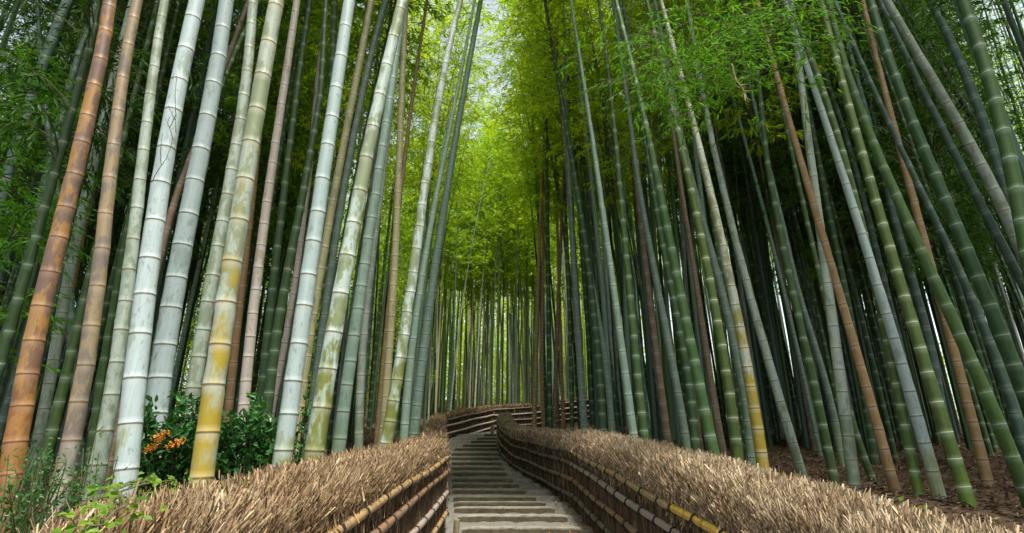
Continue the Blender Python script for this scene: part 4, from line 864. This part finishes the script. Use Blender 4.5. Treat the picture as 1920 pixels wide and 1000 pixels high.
def hedge_vine(label, spots, leaf, seed, root_px, Y0):
    r = np.random.default_rng(seed); base = on_plane(*root_px, Y0); root = empty('creeping_vine', tuple(base), label, 'vine')
    B = []; ms = MB(); prev = base
    for (px, py, Y, n, sp) in spots:
        c = on_plane(px, py, Y); V, Q = tube([prev, (prev + c) / 2 + [0, 0, .012], c], [.003, .003, .0025], 4); ms.add(V - base, Q); prev = c
        B.append(c + r.normal(0, 1, (n, 3)) * [sp, sp, sp * .45])
    B = np.concatenate(B); m = len(B); D = unit(r.normal(0, 1, (m, 3)) * [1, 1, .3] + [0, -.4, -.2]); N_ = unit(r.normal(0, .35, (m, 3)) + [0, -.5, .8])
    V, Q, A = ovate(B - base, D, N_, leaf * r.uniform(.5, 1.2, m), leaf * .8 * r.uniform(.7, 1.1, m), r.random(m))
    mb = MB(); mb.add(V, Q, A); link('leaves', mb.mesh('leaves', VINE), root); link('stems', ms.mesh('stems', TWIG), root)
hedge_vine('yellow green creeping vine over the left end of the brown hedge', [(140, 1010, 1.3, 26, .045), (190, 985, 1.35, 30, .05), (235, 950, 1.5, 22, .04), (215, 918, 1.75, 26, .04), (265, 905, 1.9, 18, .04), (290, 900, 2.0, 9, .03), (170, 940, 1.5, 6, .05), (330, 900, 2.15, 8, .03)], .026, 11, (150, 1015), 1.3)
hedge_vine('small yellow green sprigs poking from the middle of the left hedge top', [(440, 905, 2.3, 5, .03), (500, 905, 2.5, 9, .04), (530, 905, 2.6, 7, .03), (580, 890, 2.9, 5, .03)], .034, 12, (470, 912), 2.4)
hedge_vine('tiny green sprig growing out of the left hedge near its corner', [(765, 880, 4.9, 12, .035), (768, 870, 5.0, 5, .03)], .04, 13, (765, 888), 4.9)
hedge_vine('tiny green sprig above the right hedge below the orange tan bamboo', [(1690, 945, 3.0, 10, .03), (1715, 955, 3.0, 5, .03)], .03, 14, (1700, 958), 3.0)
# dark climbing stem on the whitest bamboo
rt = HROOT[4]; cpx = lambda x, y: on_plane(x, y, (.125 * F / (50 * .835)) * ray(233, 900)[1] - .068)
base = cpx(284, 342); root = empty('climbing_vine', tuple(base), 'dark leafless climbing stem clinging to the whitest thick bamboo', 'vine')
mb = MB()
for ln in ([(284, 342), (296, 320), (312, 298), (320, 275), (324, 262)], [(302, 310), (301, 285), (303, 262), (305, 250)], [(324, 262), (318, 240), (330, 215), (328, 180), (332, 140), (326, 138), (322, 150)],
           [(328, 225), (318, 205), (315, 198)], [(318, 240), (314, 232), (318, 218)], [(330, 250), (329, 230), (330, 215)]):
    P, _, _ = resample(np.array([cpx(*q) for q in ln]), .012); P += rng.normal(0, .0012, P.shape)
    V, Q = tube(P, np.linspace(.0026, .0013, len(P)), 5); mb.add(V - base, Q)
link('stem', mb.mesh('stem', VINESTEM), root)

# posts
def post(px, ptop, pbot, Y, r_, label):
    a = on_plane(px, pbot, Y); b = on_plane(px, ptop, Y); root = empty('wooden_post', tuple(a - [0, 0, .1]), label, 'post')
    h = b[2] - a[2] + .1; P = [(0, 0, 0), (0, 0, h * .5), (.004, 0, h - .012), (.004, 0, h), (.004, 0, h + .004), (.004, 0, h + .005)]
    V, Q = tube(P, [r_, r_, r_, r_ * .93, r_ * .6, .002], 10); mb = MB(); mb.add(V, Q); link('shaft', mb.mesh('shaft', POSTW, True), root)
post(855, 974, 1003, 6.9, .036, 'short weathered wooden post at the left foot of the steps')
post(923, 798, 812, 19.9, .06, 'small pale post at the top of the steps beside the far fence')

# fallen leaves
def litter(name, label, n, xr, yr, zf, mat, seed, size=.06, cond=None):
    r = np.random.default_rng(seed); x = r.uniform(*xr, n); y = yr[0] + (yr[1] - yr[0]) * r.random(n) ** 1.3
    if cond: k = np.array([cond(a, b) for a, b in zip(x, y)]); x, y = x[k], y[k]
    z = np.array([zf(a, b) for a, b in zip(x, y)]) + r.uniform(.005, .03, len(x)); m = len(x)
    D = unit(r.normal(0, 1, (m, 3)) * [1, 1, .25]); V, Q, A = ovate(np.stack([x, y, z], 1), D, unit(r.normal(0, .3, (m, 3)) + [0, 0, 1]), size * r.uniform(.5, 1.4, m), size * .35 * r.uniform(.6, 1.4, m), r.random(m))
    mb = MB(); mb.add(V, Q, A); o = link(name, mb.mesh(name, mat)); tag(o, label, 'fallen leaves', None, 'stuff')
litter('fallen_leaves', 'brown fallen bamboo leaves covering the soil of the right grove', 32000, (1.2, 11), (2.2, 16), bankz, LITTER, 21, .07, lambda a, b: a > hedge_out_r(b) + .02)
litter('fallen_leaves', 'brown fallen bamboo leaves covering the soil of the left grove', 14000, (-8, -1.2), (1.5, 16), bankz, LITTER, 22, .07, lambda a, b: a < hedge_out_l(b) - .02)
def pz(a, b):
    z = zpath(b) + .01
    for i, (y, zz, xl, xr) in enumerate(steps):
        if b > y: z = zz - (.02 if a < xr or True else 0)
    return z
litter('orange_fallen_leaves', 'orange fallen leaves gathered along the right ends of the steps', 2600, (-.6, 1.3), (6.8, 18), pz, LITTER_O, 23, .05,
       lambda a, b: interp(b, RX) - .28 * abs(rng.normal(0, .8)) - .05 < a < interp(b, RX))
